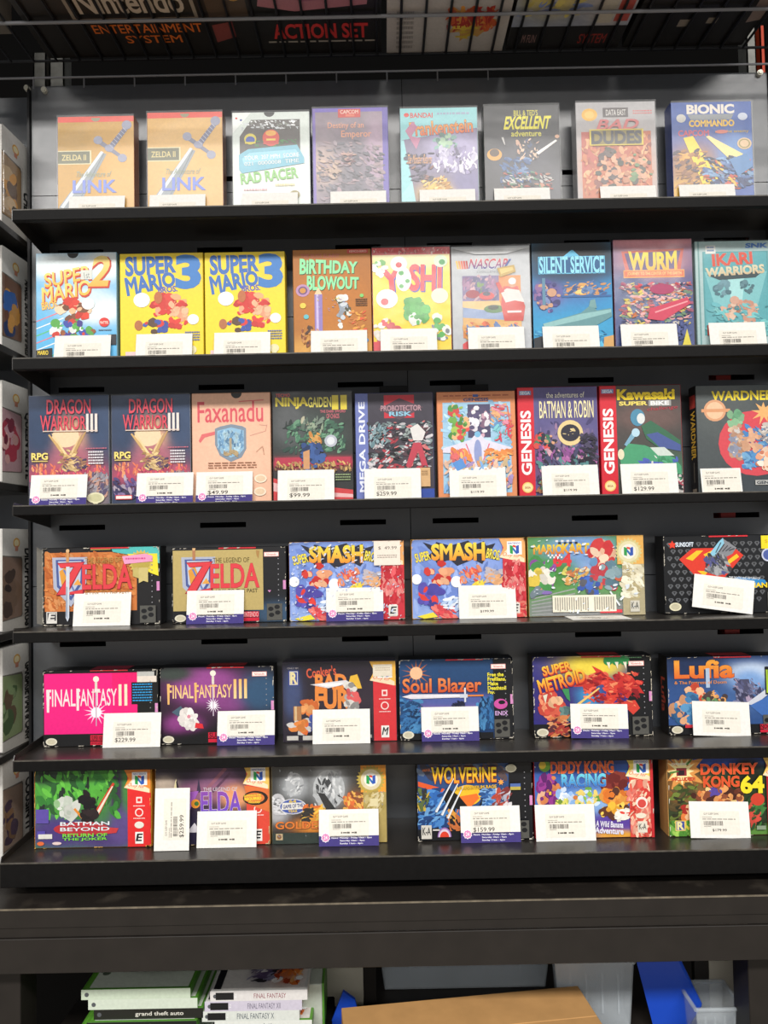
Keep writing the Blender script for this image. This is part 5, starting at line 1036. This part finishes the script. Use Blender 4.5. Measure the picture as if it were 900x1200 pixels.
def b_golden(a):
    a.bg('1e2022', [(20, 28, 12, 16, 'a0a4a8'), (50, 28, 14, 26, 'b4b7ba'), (76, 60, 10, 20, 'd8903a'), (40, 78, 22, 10, 'd8862c'), (4, 60, 10, 14, 'b0b0b4')], .05, nx=34)
    a.E(20, 25, 8, 15, 'aeb1b5'); a.mess(13, 12, 26, 38, ['b0b3b7', 'd6d8da', '8a8d92'], 12, 4, 341); a.E(50, 32, 14, 25, 'b9bcbf'); a.mess(38, 12, 62, 54, ['b4b7ba', 'd9dbdd', '96999d', '3c3f43'], 24, 5, 343); a.P([(40, 36), (46, 37), (56, 58), (48, 60)], '26282c')
    a.E(5, 50, 7, 14, 'c0c0c4'); a.mess(1, 42, 10, 62, ['8a8c90', 'd8d8dc', '4a4c50'], 12, 4, 345); a.E(18, 53, 12, 10, 'd8d8dc'); a.E(18, 53, 11, 9, '3a55a8'); a.P([(9, 48), (27, 48), (29, 56), (8, 57)], 'e6e4dc'); a.T('64', 15, 44.5, 21, 48, 'e0c04a', b=.06); a.T('GAME OF THE', 9.5, 50, 27, 54.5, '2c3a80', b=.06, rot=4); a.T('YEAR', 14, 57, 22, 60.5, 'e0c04a', b=.06)
    a.mess(28, 54, 46, 76, ['e89a30', 'f0c04a', 'd86a28', 'c84a24'], 30, 6, 347); a.mess(64, 36, 82, 58, ['e8a03c', 'd86a30', 'f0b858', '8a4a2c'], 24, 6, 349); a.mess(28, 56, 35, 72, ['22201f', '2c2a28'], 12, 4, 351)
    a.T('GOLDENEYE', 3, 72, 66, 81, 'e07a2c', o='5a2c14', b=.05, ow=.03); a.R(0, 86, 80, 100, '2f3a34'); a.R(3, 87, 9, 95, 'c8b088'); a.E(6, 91, 2, 3, '8a5a34'); a.R(80, 34, 100, 100, 'b09a58'); a.R(78, 0, 100, 36, 'ee9c38'); a.star(87, 20, 13, 10.6, 24, 'b8a04c'); a.D(87, 20, 9, 'd8ccaa'); a.D(87, 20, 6, 'ece8dc'); nlogo(a, 87, 20, 4); a.mess(81, 38, 98, 62, ['c4b27a', 'a08c4c', 'd0c298'], 16, 5, 353); a.R(86, 44, 93, 54, 'd8cca0'); a.mess(2, 2, 98, 98, ['8f9499'], 10, 1.5, 355)
def b_wolv(a):
    a.bg('16171b', [], .04); a.R(.8, 5, 80, 84, '2c4a7c'); a.mess(2, 6, 78, 24, ['3c3a4c', '5a4a4c', '6a7a94', '2c2c3c'], 30, 6, 361)
    a.P([(1, 26), (1, 32), (22, 42), (24, 36)], 'd8582c'); a.mess(2, 38, 26, 82, ['2f66b0', '4a86c8', '1f3f74', '6aa0d4'], 44, 7, 363); a.mess(1, 36, 10, 60, ['c8a83c', '5a6a3c', '2c2c2c'], 10, 5, 365); a.E(44, 44, 12, 13, 'e8b82c'); a.P([(34, 46), (52, 42), (54, 48), (44, 62)], 'e8722c'); a.P([(26, 34), (36, 44), (46, 62), (40, 76), (28, 62), (22, 46)], '141416'); a.P([(52, 64), (60, 36), (66, 34), (60, 52), (68, 62)], '141416'); a.mess(56, 36, 70, 60, ['3a70b4', '7aa8d8', '2c5490'], 20, 5, 367); a.mess(68, 38, 80, 62, ['d0ccd0', 'b84a3c', 'a0a4b4', '7a3434'], 20, 5, 369); a.mess(28, 64, 44, 84, ['d8963c', '1c1c20', 'c8703c', '3a66a0'], 26, 6, 371)
    for k in range(3): a.L(16 + k * 5, 64 + k * 4, 32 + k * 4, 22 + k * 5, 2.2, 'c8ccd4', .6); a.L(16.5 + k * 5, 64 + k * 4, 32.5 + k * 4, 22 + k * 5, .7, 'f0f2f4', .3)
    a.T('WOLVERINE', 13, 9, 69, 28, 'f0dc2c', o='a83424', b=.04, ow=.04, c2='e8902c', fan=-.05); a.T('ADAMANTIUM RAGE', 34, 32, 69, 36, 'e0b83c', o='7a2c1c', b=.05, ow=.05, rot=2); a.T('MARVEL', 5, 10, 12, 13, 'd8783c', b=.04, rot=5); a.star(73, 28, 3, 1.4, 7, 'f0a04a')
    a.E(82, 11, 4.8, 5, 'd9d4bc'); a.E(82, 11, 3.6, 3.6, 'c0baa0'); a.R(81, 30, 90, 34, '4f6aa8'); a.R(81, 34, 90, 38, 'b8a84c'); a.R(3, 80, 12, 97, 'cfcac0'); a.T('K-A', 4, 83, 11, 92, '4a4a48', b=.05); a.E(23, 95, 6, 12, '9a70b0', 14, 180, 360); a.E(23, 95, 5, 10, 'd8c8d8', 14, 180, 360); a.E(23, 95, 4, 7, 'd8402c', 14, 180, 360); a.R(13, 85, 19, 87, 'c8c4c0'); snes(a, seal=False, block=False, pill=False); a.R(39, 0, 75, 2, 'c8402c'); a.wear(24, 29)
def b_diddy(a):
    a.bg('3a66b4', [(30, 8, 50, 14, '22306f'), (46, 58, 30, 16, '88b0e0'), (66, 84, 24, 16, '5a3f9c'), (70, 98, 24, 6, 'e0a03c')], .04, nx=28)
    a.E(9, 10, 5, 7.5, '6a9a34'); a.E(7, 9, 3, 5, 'd8b83c'); a.mess(2, 22, 22, 60, ['7a2c7c', '94388c', '5a1f64', 'c87a4a', 'd8a888'], 34, 7, 381, True); a.R(12, 42, 14, 46, 'e8c02c'); a.mess(20, 38, 32, 60, ['c8d8f0', 'e6eef8', '8fb4e4'], 16, 5, 383, True); a.mess(34, 40, 56, 62, ['d8803c', '6aa04c', 'e0c870', 'c8dcf0', '9ac444'], 30, 4, 385, True); a.mess(18, 54, 28, 60, ['d8d46a', '7a9a3c'], 8, 4, 387)
    a.mess(60, 22, 76, 42, ['7a2c2a', '6a2422', '8c3a30'], 22, 8, 389, True); a.mess(60, 42, 78, 60, ['e08a34', 'e89c44', 'd8742c', '5a342c'], 22, 7, 391, True); a.mess(54, 60, 80, 74, ['e8b83c', 'd89a30', '5c3424', 'f0ca5a'], 26, 6, 393, True); a.E(74, 72, 7, 7, 'ece8dc'); a.mess(68, 66, 80, 78, ['d8483c', 'ece8dc'], 6, 4, 395)
    a.T('DIDDY KONG', 14, 5, 67, 19, 'd85a34', o='f0c86a', b=.07, ow=.05); a.T('RACING', 23, 21, 60, 36, '6ad0e8', o='f0ec9a', b=.08, ow=.06, c2='2f66c0'); a.T('A Wild Banana', 51, 80, 74, 87, 'e4e0f0', b=.06, rot=-4); a.T('Adventure', 50, 88, 74, 95, 'e4e0f0', b=.07, rot=-4)
    n64(a, 'ecd060', 'd84a3c', esrb='K-A'); a.mess(81, 32, 97, 98, ['e07a6c', 'e8a890', 'd85a4c', 'f0c8ac', 'c83a34'], 56, 6, 397); a.D(90, 57, 5, 'f0e0d8'); a.D(90, 58, 3.6, 'd04a44'); a.E(89, 73, 4.4, 3.4, 'e6dcc8'); a.R(86, 80, 94, 94, 'e0d8c8'); a.T('K-A', 87, 83, 93, 90, '5a5a54', b=.05); a.R(97.6, 0, 100, 100, 'c02c30'); a.wear(16, 31)
def b_dk(a):
    a.bg('2a3a24', [(50, 4, 40, 10, '2c4aa0'), (70, 20, 14, 20, '1c2018'), (16, 40, 18, 20, '8a5a2c'), (15, 92, 20, 10, '6aa03c'), (70, 96, 30, 8, '5a8a3c')], .06, nx=28)
    a.star(13, 18, 22, 12, 12, 'd8924a', 5); a.star(13, 18, 14, 7, 12, 'f0e0a0', 7); a.R(8, 14, 17, 24, '8a2c34'); a.R(9.5, 17, 15, 23, '2c1c24'); a.T('EXPANSION', 4, 7.5, 20, 10.5, 'e8e0c8', b=.06, o='2c2c2c'); a.T('INCLUDED!', 4, 26, 24, 30, 'c8342c', b=.08, o='3c1c1c'); a.L(2, 20, 10, 18, 2, '4a7a34', 1); a.L(17, 10, 22, 3, 2, '4a7a34', 1)
    a.mess(3, 36, 34, 84, ['3c4a24', '5a4a2c', '6a7a34', '2c2c1c', '7a5a34'], 50, 6, 401); a.mess(22, 38, 66, 62, ['6a3424', 'c8703c', '4a241c', 'e09a5c', '8a4a30', '5a4aa0', 'e0c080'], 60, 6, 403, True); a.mess(12, 62, 32, 80, ['c83a2c', 'd8783c', 'e8b88a', 'a82c24'], 22, 6, 405, True); a.mess(70, 54, 82, 90, ['3f7a3a', '2c4a28', 'c84a3c', '22301c'], 26, 6, 407); a.E(78, 55, 6, 8, 'c8402c'); a.mess(2, 84, 30, 99, ['7ab04a', 'd8c84a', '4f8a34', 'a0c85a'], 26, 6, 409)
    a.R(5, 80, 14, 93, 'e0c46a'); a.R(6, 81, 13, 92, '3a4a9c'); a.T('R', 7, 82, 12, 91, 'e8dca0', b=.1)
    a.T('DONKEY', 29, 9, 78, 22, 'd8502c', o='f0c04a', b=.08, ow=.05); a.T('KONG', 31, 25, 62, 38, 'd8502c', o='f0c04a', b=.08, ow=.05); a.T('64', 64, 26, 83, 46, 'f0d82c', o='d85a2c', b=.1, ow=.05)
    n64(a, 'ecc060', 'a8242c', esrb='E', x0=86); a.R(76, 88, 84, 93, '8a9a80'); a.wear(16, 33)

def game_box(row, L, R_, top, depth, side, art, label, sleeve=None, yaw=0.0, dy=0.0, spine=None, tab=False, topcol=None, lift=0.0, group=None, bev=0.0008):
    Yb = YB[row] + dy
    xm = (L + R_) / 2
    pl, pr = at(L, top + 60, Yb), at(R_, top + 60, Yb)
    W = pr.x - pl.x - 0.0014; zs = SHZ[row] + 0.0003
    H = at(xm, top, Yb).z - zs
    t = thing('game_box', label, 'game box', ((pl.x + pr.x) / 2, Yb, zs), (0, 0, math.radians(yaw)), group)
    m = MB(); m.box(-W / 2, W / 2, 0, depth, 0, H, lin(side), bev=bev)
    m.build('carton', M['print'], t)
    a = Art(W - 2 * bev, H - 2 * bev, lambda x, z, off: (x, -off, z + bev), (.82, .9, .975, 1, 1, 1)[row]); art(a); a.build(t)
    if topcol:
        m = MB(); m.face([(-W * .09, .002, H + .0002), (W * .24, .002, H + .0002), (W * .24, depth * .9, H + .0002), (-W * .09, depth * .9, H + .0002)], lin(topcol)); m.build('top_print', M['print'], t)
    if spine:
        s = Art(depth, H, lambda y, z, off: (-W / 2 - off, depth / 2 - y, z)); spine(s)
        s.art.build('spine_art', M['print'], t)
        s.letters(t, 'spine_lettering')
    if tab:
        m = MB(); m.box(-W * .18, W * .18, depth * .6, depth * .6 + .0012, H, H + .0135, bev=.0005); m.box(-W * .03, W * .03, depth * .6 - .0004, depth * .6, H + .006, H + .009); m.build('hang_tab', M['upright'], t)
    if sleeve:
        g = 0.0003; s0 = 0.0024
        m = MB(); m.box(-W / 2 - g, W / 2 + g, -s0, depth + .001, 0.0001, H + .0012)
        m.build('plastic_sleeve', M[sleeve], t)
    return t, W, H, Yb - (0.0026 if sleeve else 0)

_cards = {}
CW, CH = 0.0868, 0.0505
def card_mesh(kind, price, w, h, seed):
    k = (kind, price, w, h, seed)
    if k in _cards: return _cards[k]
    body = MB(); body.box(-w / 2, w / 2, 0, 0.0004, 0, h, lin('e6e4df'))
    me_b = body.mesh('card', M['paper'])
    a = Art(w, h, lambda x, z, off: (x, -off, z)); main = a
    a = foot = Art(w, h, lambda x, z, off: (x, -off, z))
    if kind == 'P':
        a.R(0, 72, 100, 100, '453c7c'); a.star(11, 76, 8, 6.6, 10, 'f4e6ec'); a.star(11, 76, 6.6, 5.4, 10, 'd884b4'); a.T('24', 8, 71, 14, 81, 'f6e4ee', b=.05)
        a.T('Hours:', 21, 75.5, 32, 79.5, 'e8e6f0', b=.05); a.T('Monday - Friday 10am - 8pm', 35, 75.5, 88, 80.5, 'e8e6f0', b=.05); a.T('Saturday 10am - 9pm', 35, 83, 76, 88, 'e8e6f0', b=.05); a.T('Sunday 11am - 6pm', 35, 90.5, 73, 95.5, 'e8e6f0', b=.05)
    elif kind == 'L':
        a.star(11, 93, 7, 5.6, 10, 'e0a4b8'); a.star(11, 93, 5.4, 4.6, 10, 'f2dce4')
    a = main
    v = -14 if kind == 'P' else 0
    if kind == 'S': su0, su1, sv0, sv1 = 4, 96, 6, 96
    else: su0, su1, sv0, sv1 = 17, 83, 26 + v, 90 + v
    sw, sh = su1 - su0, sv1 - sv0
    def U(x): return su0 + sw * x / 100
    def V(y): return sv0 + sh * y / 100
    a.R(su0, sv0, su1, sv1, 'e5dfd3')
    a.T('GUY SLEEP GAME', U(10), V(8), U(48), V(16), '5c5852', b=.01)
    a.lines(U(6), V(25), U(30), V(30), 1, '9a958c', seed); a.lines(U(6), V(33), U(92), V(39), 1, '817c74', seed + 1)
    rnd = random.Random(seed); a.lay(); u = 9
    while u < 56:
        bw = rnd.choice((.6, .8, 1.4)); a.raw([(U(u), V(43)), (U(u), V(62)), (U(u + bw), V(62)), (U(u + bw), V(43))], lin('45423e')); u += bw + rnd.choice((.7, 1.0, 1.6))
    a.lines(U(9), V(65), U(27), V(69), 1, '8a857c', seed + 2)
    if price:
        if len(price) > 1 and price[0] == '!': a.T(price[1:], U(30), V(76), U(66), V(88), '4a4742', b=.02)
        else: a.T(price, U(6), V(72), U(60), V(93), '45423e', b=.008)
    else:
        for q, (ua, ub) in enumerate(((30, 33), (35, 44), (45, 52), (57, 63), (64, 70))): a.R(U(ua), V(77 + q % 2), U(ub), V(84 - q % 2), '5f5b54')
    me_p = a.art.mesh('sticker', M['paper']); me_l = a.let_mesh(M['paper'])
    _cards[k] = [('card', me_b), ('sticker', me_p), ('lettering', me_l)]
    if foot.art.f: _cards[k].append(('footer_print', foot.art.mesh('footer_print', M['paper'])))
    if foot.lets: _cards[k].append(('lettering', foot.let_mesh(M['paper'])))
    return _cards[k]
def card(row, L, top, yfront, what, kind='W', price=None, w=CW, h=CH, tilt=9.0, rz=0.0, roll=0.0, seed=1, zoff=0.0, gap=0.0):
    h_ = h * math.cos(math.radians(tilt))
    yb = yfront - h * math.sin(math.radians(tilt)) - 0.0022 - gap - abs(math.sin(math.radians(rz))) * w / 2
    x = at(L, top + 15, yb).x + w / 2
    t = thing('price_card', what, 'price card', (x, yb, SHZ[row] + 0.0004 + zoff), (math.radians(-tilt), math.radians(roll), math.radians(rz)), 'price cards on the shelves')
    for nm, me in card_mesh(kind, price, w, h, seed):
        o = bpy.data.objects.new(nm, me); C.objects.link(o); o.parent = t if nm != 'lettering' else prev
        prev = o
    return t

def wardner_spine(s):
    s.bg('1d1c1c', nx=1, ny=1); s.R(8, 8, 92, 20, 'b8443c'); s.T('WARDNER', 50 - 44 * s.H / s.W * .5, 40, 50 + 44 * s.H / s.W * .5, 40 + 60 * s.W / s.H, 'e0b83c', b=.05, rot=-90); s.R(44, 70, 56, 88, '6a665c'); s.R(20, 94, 80, 97, '8a8070')
def dark_spine(col, word=None, wc='d8a83c'):
    def f(s):
        s.bg(col, nx=1, ny=1)
        if word: s.T(word, 50 - 44 * s.H / s.W * .5, 44, 50 + 44 * s.H / s.W * .5, 44 + 46 * s.W / s.H, wc, b=.04, rot=-90)
    return f
H_ = 'sleeve_hazy'; S_ = 'sleeve'
# row, left, right, top, depth, side colour, art, label, options, card list: (left, top, kind, price, options)
G = [
 (0, 67, 158, 136, .024, '9a5a2c', lambda a: b_zelda2(a), 'gold game box with diagonal silver sword, leftmost on the top shelf', dict(sleeve=H_), 'leftmost gold sword box', [(79, 225, 'W', None)]),
 (0, 172, 262, 131, .024, '8f5430', lambda a: b_zelda2(a, True), 'paler gold game box with silver sword, second on the top shelf', dict(sleeve=H_), 'paler gold sword box', [(174, 224, 'W', None)]),
 (0, 272, 364, 131, .024, 'b8c0bc', b_radracer, 'white game box with race cars and green slanted title', dict(sleeve=H_), 'white racing-car box', [(283, 230, 'W', None)]),
 (0, 366, 456, 126, .026, '54489c', b_destiny, 'mauve and purple game box with red top label', dict(sleeve=H_), 'mauve and purple box', [(387, 220, 'W', None)]),
 (0, 469, 561, 126, .024, '8fb8bc', b_frank, 'pale turquoise and violet game box with orange jagged title', dict(sleeve=H_), 'turquoise and violet box', [(492, 217, 'W', None)]),
 (0, 567, 657, 123, .024, '24231f', b_excellent, 'black game box with yellow title on the top shelf', dict(sleeve=H_), 'black and yellow box on the top shelf', [(580, 215, 'W', None)]),
 (0, 675, 770, 119, .026, '9a989a', b_baddudes, 'pale grey and orange game box in a cloudy protector, top shelf', dict(sleeve=H_), 'grey and orange box', [(705, 213, 'W', None)]),
 (0, 787, 883, 119, .026, '2c3f86', b_bionic, 'blue game box with yellow light beams, rightmost on the top shelf', dict(sleeve=H_, spine=dark_spine('2c3f86')), 'blue box with yellow beams', [(798, 210, 'W', None)]),
 (1, 41.5, 137.5, 296, .024, '8fb8cc', b_mario2, 'sky blue game box with slanted yellow title, leftmost on second shelf', {}, 'sky blue box', [(62, 390, 'L', None)]),
 (1, 140, 239, 296.5, .024, 'd8bc2c', b_mario3, 'bright yellow game box with big blue numeral, beside the sky blue box', {}, 'yellow box beside the sky blue box', [(158, 388, 'L', None)]),
 (1, 239.5, 335, 295, .024, 'd8bc2c', b_mario3, 'bright yellow game box with big blue numeral, beside the brown box', {}, 'yellow box beside the brown box', [(250, 387, 'W', None)]),
 (1, 343, 436, 292, .024, '8a5418', b_birthday, 'brown game box with bubbly mint green title', {}, 'brown box with mint title', [(364, 385.5, 'L', None)]),
 (1, 436, 529, 289.5, .024, 'c83a3c', b_yoshi, 'yellow game box with white spotted egg and red band on top', dict(sleeve=S_), 'yellow spotted egg box', [(446, 383, 'L', '!$29.99')]),
 (1, 529, 622.5, 288, .026, 'a8aaae', b_nascar, 'silver grey game box with racing driver holding a trophy', dict(sleeve=S_), 'silver racing driver box', [(549, 380, 'L', '!$39.99')]),
 (1, 623, 718.5, 284, .026, '17181b', b_silent, 'black-topped game box with a submarine on blue sea', {}, 'submarine box', [(637, 378, 'L', None)]),
 (1, 719, 813, 280, .026, '8a6a84', b_wurm, 'indigo game box with arched yellow title and crowded machines', dict(sleeve=S_), 'indigo box with crowded machines', [(729, 374, 'L', '$129.99')]),
 (1, 815, 909, 282, .024, '9ab8b8', b_ikari, 'teal game box with pale border, rightmost on second shelf', dict(sleeve=S_), 'teal box', [(833, 373, 'L', '$64.99')]),
 (2, 33, 128.5, 463, .026, '8a8f98', b_dragon, 'navy game box with red title and gold dragon, at the far left', dict(sleeve=S_), 'leftmost navy dragon box', [(34, 557, 'P', None)]),
 (2, 130, 224, 462, .026, '8a8f98', b_dragon, 'navy game box with red title and gold dragon, beside the pink box', dict(sleeve=S_), 'navy dragon box next to the pink box', [(159, 555, 'P', None)]),
 (2, 224.5, 318, 460, .024, 'c89a80', b_fax, 'salmon pink game box with a blue shield', {}, 'salmon pink shield box', [(229, 554, 'P', '$49.99')]),
 (2, 319, 414, 459, .024, '3a3a3c', b_ninja, 'dark glossy wrapped game box with green dragon and city skyline', dict(sleeve=S_), 'green dragon skyline box', [(325, 552, 'W', '$99.99')]),
 (2, 416, 509, 460, .024, '4a4f78', b_mega, 'dark game case with violet left spine band', dict(tab=True), 'violet-banded dark case', [(427, 549.5, 'W', '$259.99')]),
 (2, 512, 605.5, 458.5, .024, 'b8704c', b_gen6, 'orange-bordered game case with pale spaceship', dict(tab=True), 'orange-bordered spaceship case', [(527, 548, 'W', '!$119.99')]),
 (2, 606.5, 702, 453, .024, 'a82030', b_bandr, 'purple game box with red spine band and thin cream title', {}, 'purple box with red band', [(636, 547, 'W', '!$119.99')]),
 (2, 703, 800, 451, .024, 'b02230', b_kawa, 'game box with green racing motorcycle and red spine band', {}, 'green motorcycle box', [(729, 543, 'W', '$129.99')]),
 (2, 816, 912, 451, .026, '3c4144', b_wardner, 'slate grey game case with red disc, rightmost on third shelf', dict(spine=wardner_spine), 'slate grey case with red disc', [(823, 552.5, 'S', None)]),
 (3, 50, 189, 641, .032, '1a191a', b_alttp1, 'battered black and copper game box with pink sticker and gold rosette', dict(topcol=None, spine=dark_spine('77756e')), 'copper box with pink sticker', [(85, 698, 'W', None)]),
 (3, 201, 336.5, 641, .032, '1b1b1d', b_alttp2, 'black and gold game box with shield and red title', dict(topcol='c8363c'), 'black and gold shield box', [(218, 695, 'P', None)]),
 (3, 338.5, 475, 634, .033, '7a4a34', b_smash1, 'scuffed blue game box with flaming title and cream price sticker', {}, 'scuffed blue flaming-title box', [(382, 690, 'P', None)]),
 (3, 482, 617.5, 631, .033, 'c8963c', b_smash2, 'clean blue game box with flaming title and orange logo corner', dict(spine=dark_spine('c8963c')), 'clean blue flaming-title box', [(538, 687, 'W', '!$199.99')]),
 (3, 618.5, 756, 628, .033, 'c89a4c', b_kart, 'green and grey game box in crinkled wrap with striped paper sticker', dict(sleeve=S_), 'crinkled green and grey box', []),
 (3, 777.5, 910, 627, .033, '15161a', b_super, 'black patterned game box with red and yellow shield and stone fist', dict(spine=dark_spine('131417')), 'black patterned shield box', [(812, 686, 'W', None, dict(roll=8, rz=-9, zoff=.006))]),
 (4, 50, 186.5, 784.5, .034, '1a1a1c', b_ff2, 'hot pink game box with white title and sunburst sword', dict(topcol='d0405a'), 'hot pink box', [(120, 838, 'W', '$229.99')]),
 (4, 187, 322.5, 781, .034, '19191c', b_ff3, 'black and purple game box with gold title and small white creature', dict(topcol='c8363c'), 'black and purple box', [(254, 835, 'P', None)]),
 (4, 331, 465.5, 775, .034, '3c2c48', b_conker, 'black game box with orange block title and red side strip', dict(sleeve=S_), 'black box with orange block title', [(366, 832.5, 'W', None)]),
 (4, 467.5, 602.5, 771.5, .034, '1b1c20', b_soul, 'dark blue game box with long horizontal sword and worn white edges', {}, 'long horizontal sword box', [(494, 829, 'P', None)]),
 (4, 624, 765, 768, .034, '1c1c20', b_metroid, 'heavily worn game box with red winged dragon', dict(topcol='c8363c', spine=dark_spine('2c2620')), 'red winged dragon box', [(669, 827, 'P', None, dict(roll=1.5))]),
 (4, 782, 917, 768.5, .034, '1a1a1d', b_lufia, 'blue game box with gold script title, rightmost on fifth shelf', dict(topcol='c8363c', spine=dark_spine('1c1714', 'Lufia', 'a8402c')), 'blue box with gold script title', [(812, 826, 'W', None, dict(roll=2.5))]),
 (5, 40, 178.5, 901, .034, 'd89a34', b_joker, 'green and purple game box with red side strip, leftmost on lowest shelf', dict(spine=dark_spine('d89a34')), 'green and purple box', []),
 (5, 181.5, 317, 896, .034, 'b89058', b_zelda64, 'dark violet game box with purple title behind two white cards', {}, 'dark violet box', [(181, 925, 'V', '$259.99'), (230, 952, 'W', None)]),
 (5, 318, 454, 895, .034, '8a7a4c', b_golden, 'black and gold game box with grey faces and gold rosette', dict(sleeve=S_), 'gold rosette box', [(373.5, 954, 'P', None)]),
 (5, 488, 625, 889.5, .034, '17171b', b_wolv, 'black game box with yellow title and steel claws', dict(topcol='b8342c'), 'steel claws box', [(540, 947, 'P', '$159.99')]),
 (5, 626, 766.5, 886.5, .034, 'b82c30', b_diddy, 'multicoloured racing game box with blue and orange title', {}, 'multicoloured racing box', [(628, 945, 'W', None)]),
 (5, 782, 918, 885.5, .034, 'c89a5c', b_dk, 'jungle green game box with orange title, rightmost on lowest shelf', dict(spine=dark_spine('c09458')), 'jungle green box', [(809, 943, 'W', '!$179.99', dict(roll=1.5))]),
]
groups = ['games on the top shelf', 'games on the second shelf', 'games on the third shelf', 'games on the fourth shelf', 'games on the fifth shelf', 'games on the lowest shelf']
for n_, (row, L, R_, top, dep, side, art, label, opt, short, cards) in enumerate(G):
    t, W, H, yf = game_box(row, L, R_, top, dep, side, art, label, group=groups[row], **opt)
    if n_ == 26:   # torn, bent-out end flap of the battered box
        m = MB(); P_ = [(-W / 2, .001), (-W / 2 - .005, .006), (-W / 2 - .011, .003), (-W / 2 - .013, .012)]
        hs = [(0, H), (.002, H * .97), (.004, H * .98 + .004), (.006, H * .8)]
        for k in range(3):
            for y_ in (0, .0006):
                m.face([(P_[k][0], P_[k][1] + y_, hs[k][0]), (P_[k + 1][0], P_[k + 1][1] + y_, hs[k + 1][0]), (P_[k + 1][0], P_[k + 1][1] + y_, hs[k + 1][1]), (P_[k][0], P_[k][1] + y_, hs[k][1])], lin(('8a877e', '6f6c66', '2a2928')[k]))
        m.build('torn_flap', M['paper'], t)
    for j, cd in enumerate(cards):
        cl, ct, kind, price = cd[:4]; o = dict(cd[4]) if len(cd) > 4 else {}
        words = {'W': 'plain white', 'P': 'purple-footed', 'L': 'white', 'S': 'small cream', 'V': 'upended white'}[kind]
        pl_ = price.strip('!') if price else None
        lab = '%s price card%s in front of the %s' % (words, ' reading ' + pl_ if pl_ else '', short)
        if kind == 'V':
            c_ = card(row, cl, ct, yf, lab, 'W', price, seed=5)
            # turned on its short side
            c_.rotation_euler = (0, 0, 0)
            from mathutils import Euler
            mt = Matrix.Rotation(math.radians(-6), 4, 'X') @ Matrix.Rotation(math.radians(-90), 4, 'Y')
            x = at(181.5, 960, yf - .012).x
            c_.matrix_world = Matrix.Translation((x + CH, yf - .0135, SHZ[row] + .0006 + CW / 2 * math.cos(math.radians(6)))) @ mt
        elif kind == 'S':
            card(row, cl, ct, yf, lab, 'S', None, w=.062, h=.041, seed=3)
        else:
            card(row, cl, ct, yf, lab, kind, price, seed=1 + n_ % 4, **o)
# card that has slid down flat in front of the crinkled box
x = at(668, 724, 1.14).x + CW / 2
t = thing('price_card', 'white price card lying flat before the crinkled green and grey box', 'price card', (x, 1.125, SHZ[3] + .0008), (math.radians(-90), 0, 0), 'price cards on the shelves')
for nm, me in card_mesh('W', None, CW, CH, 2):
    o = bpy.data.objects.new(nm, me); C.objects.link(o); o.parent = t if nm != 'lettering' else prev
    prev = o
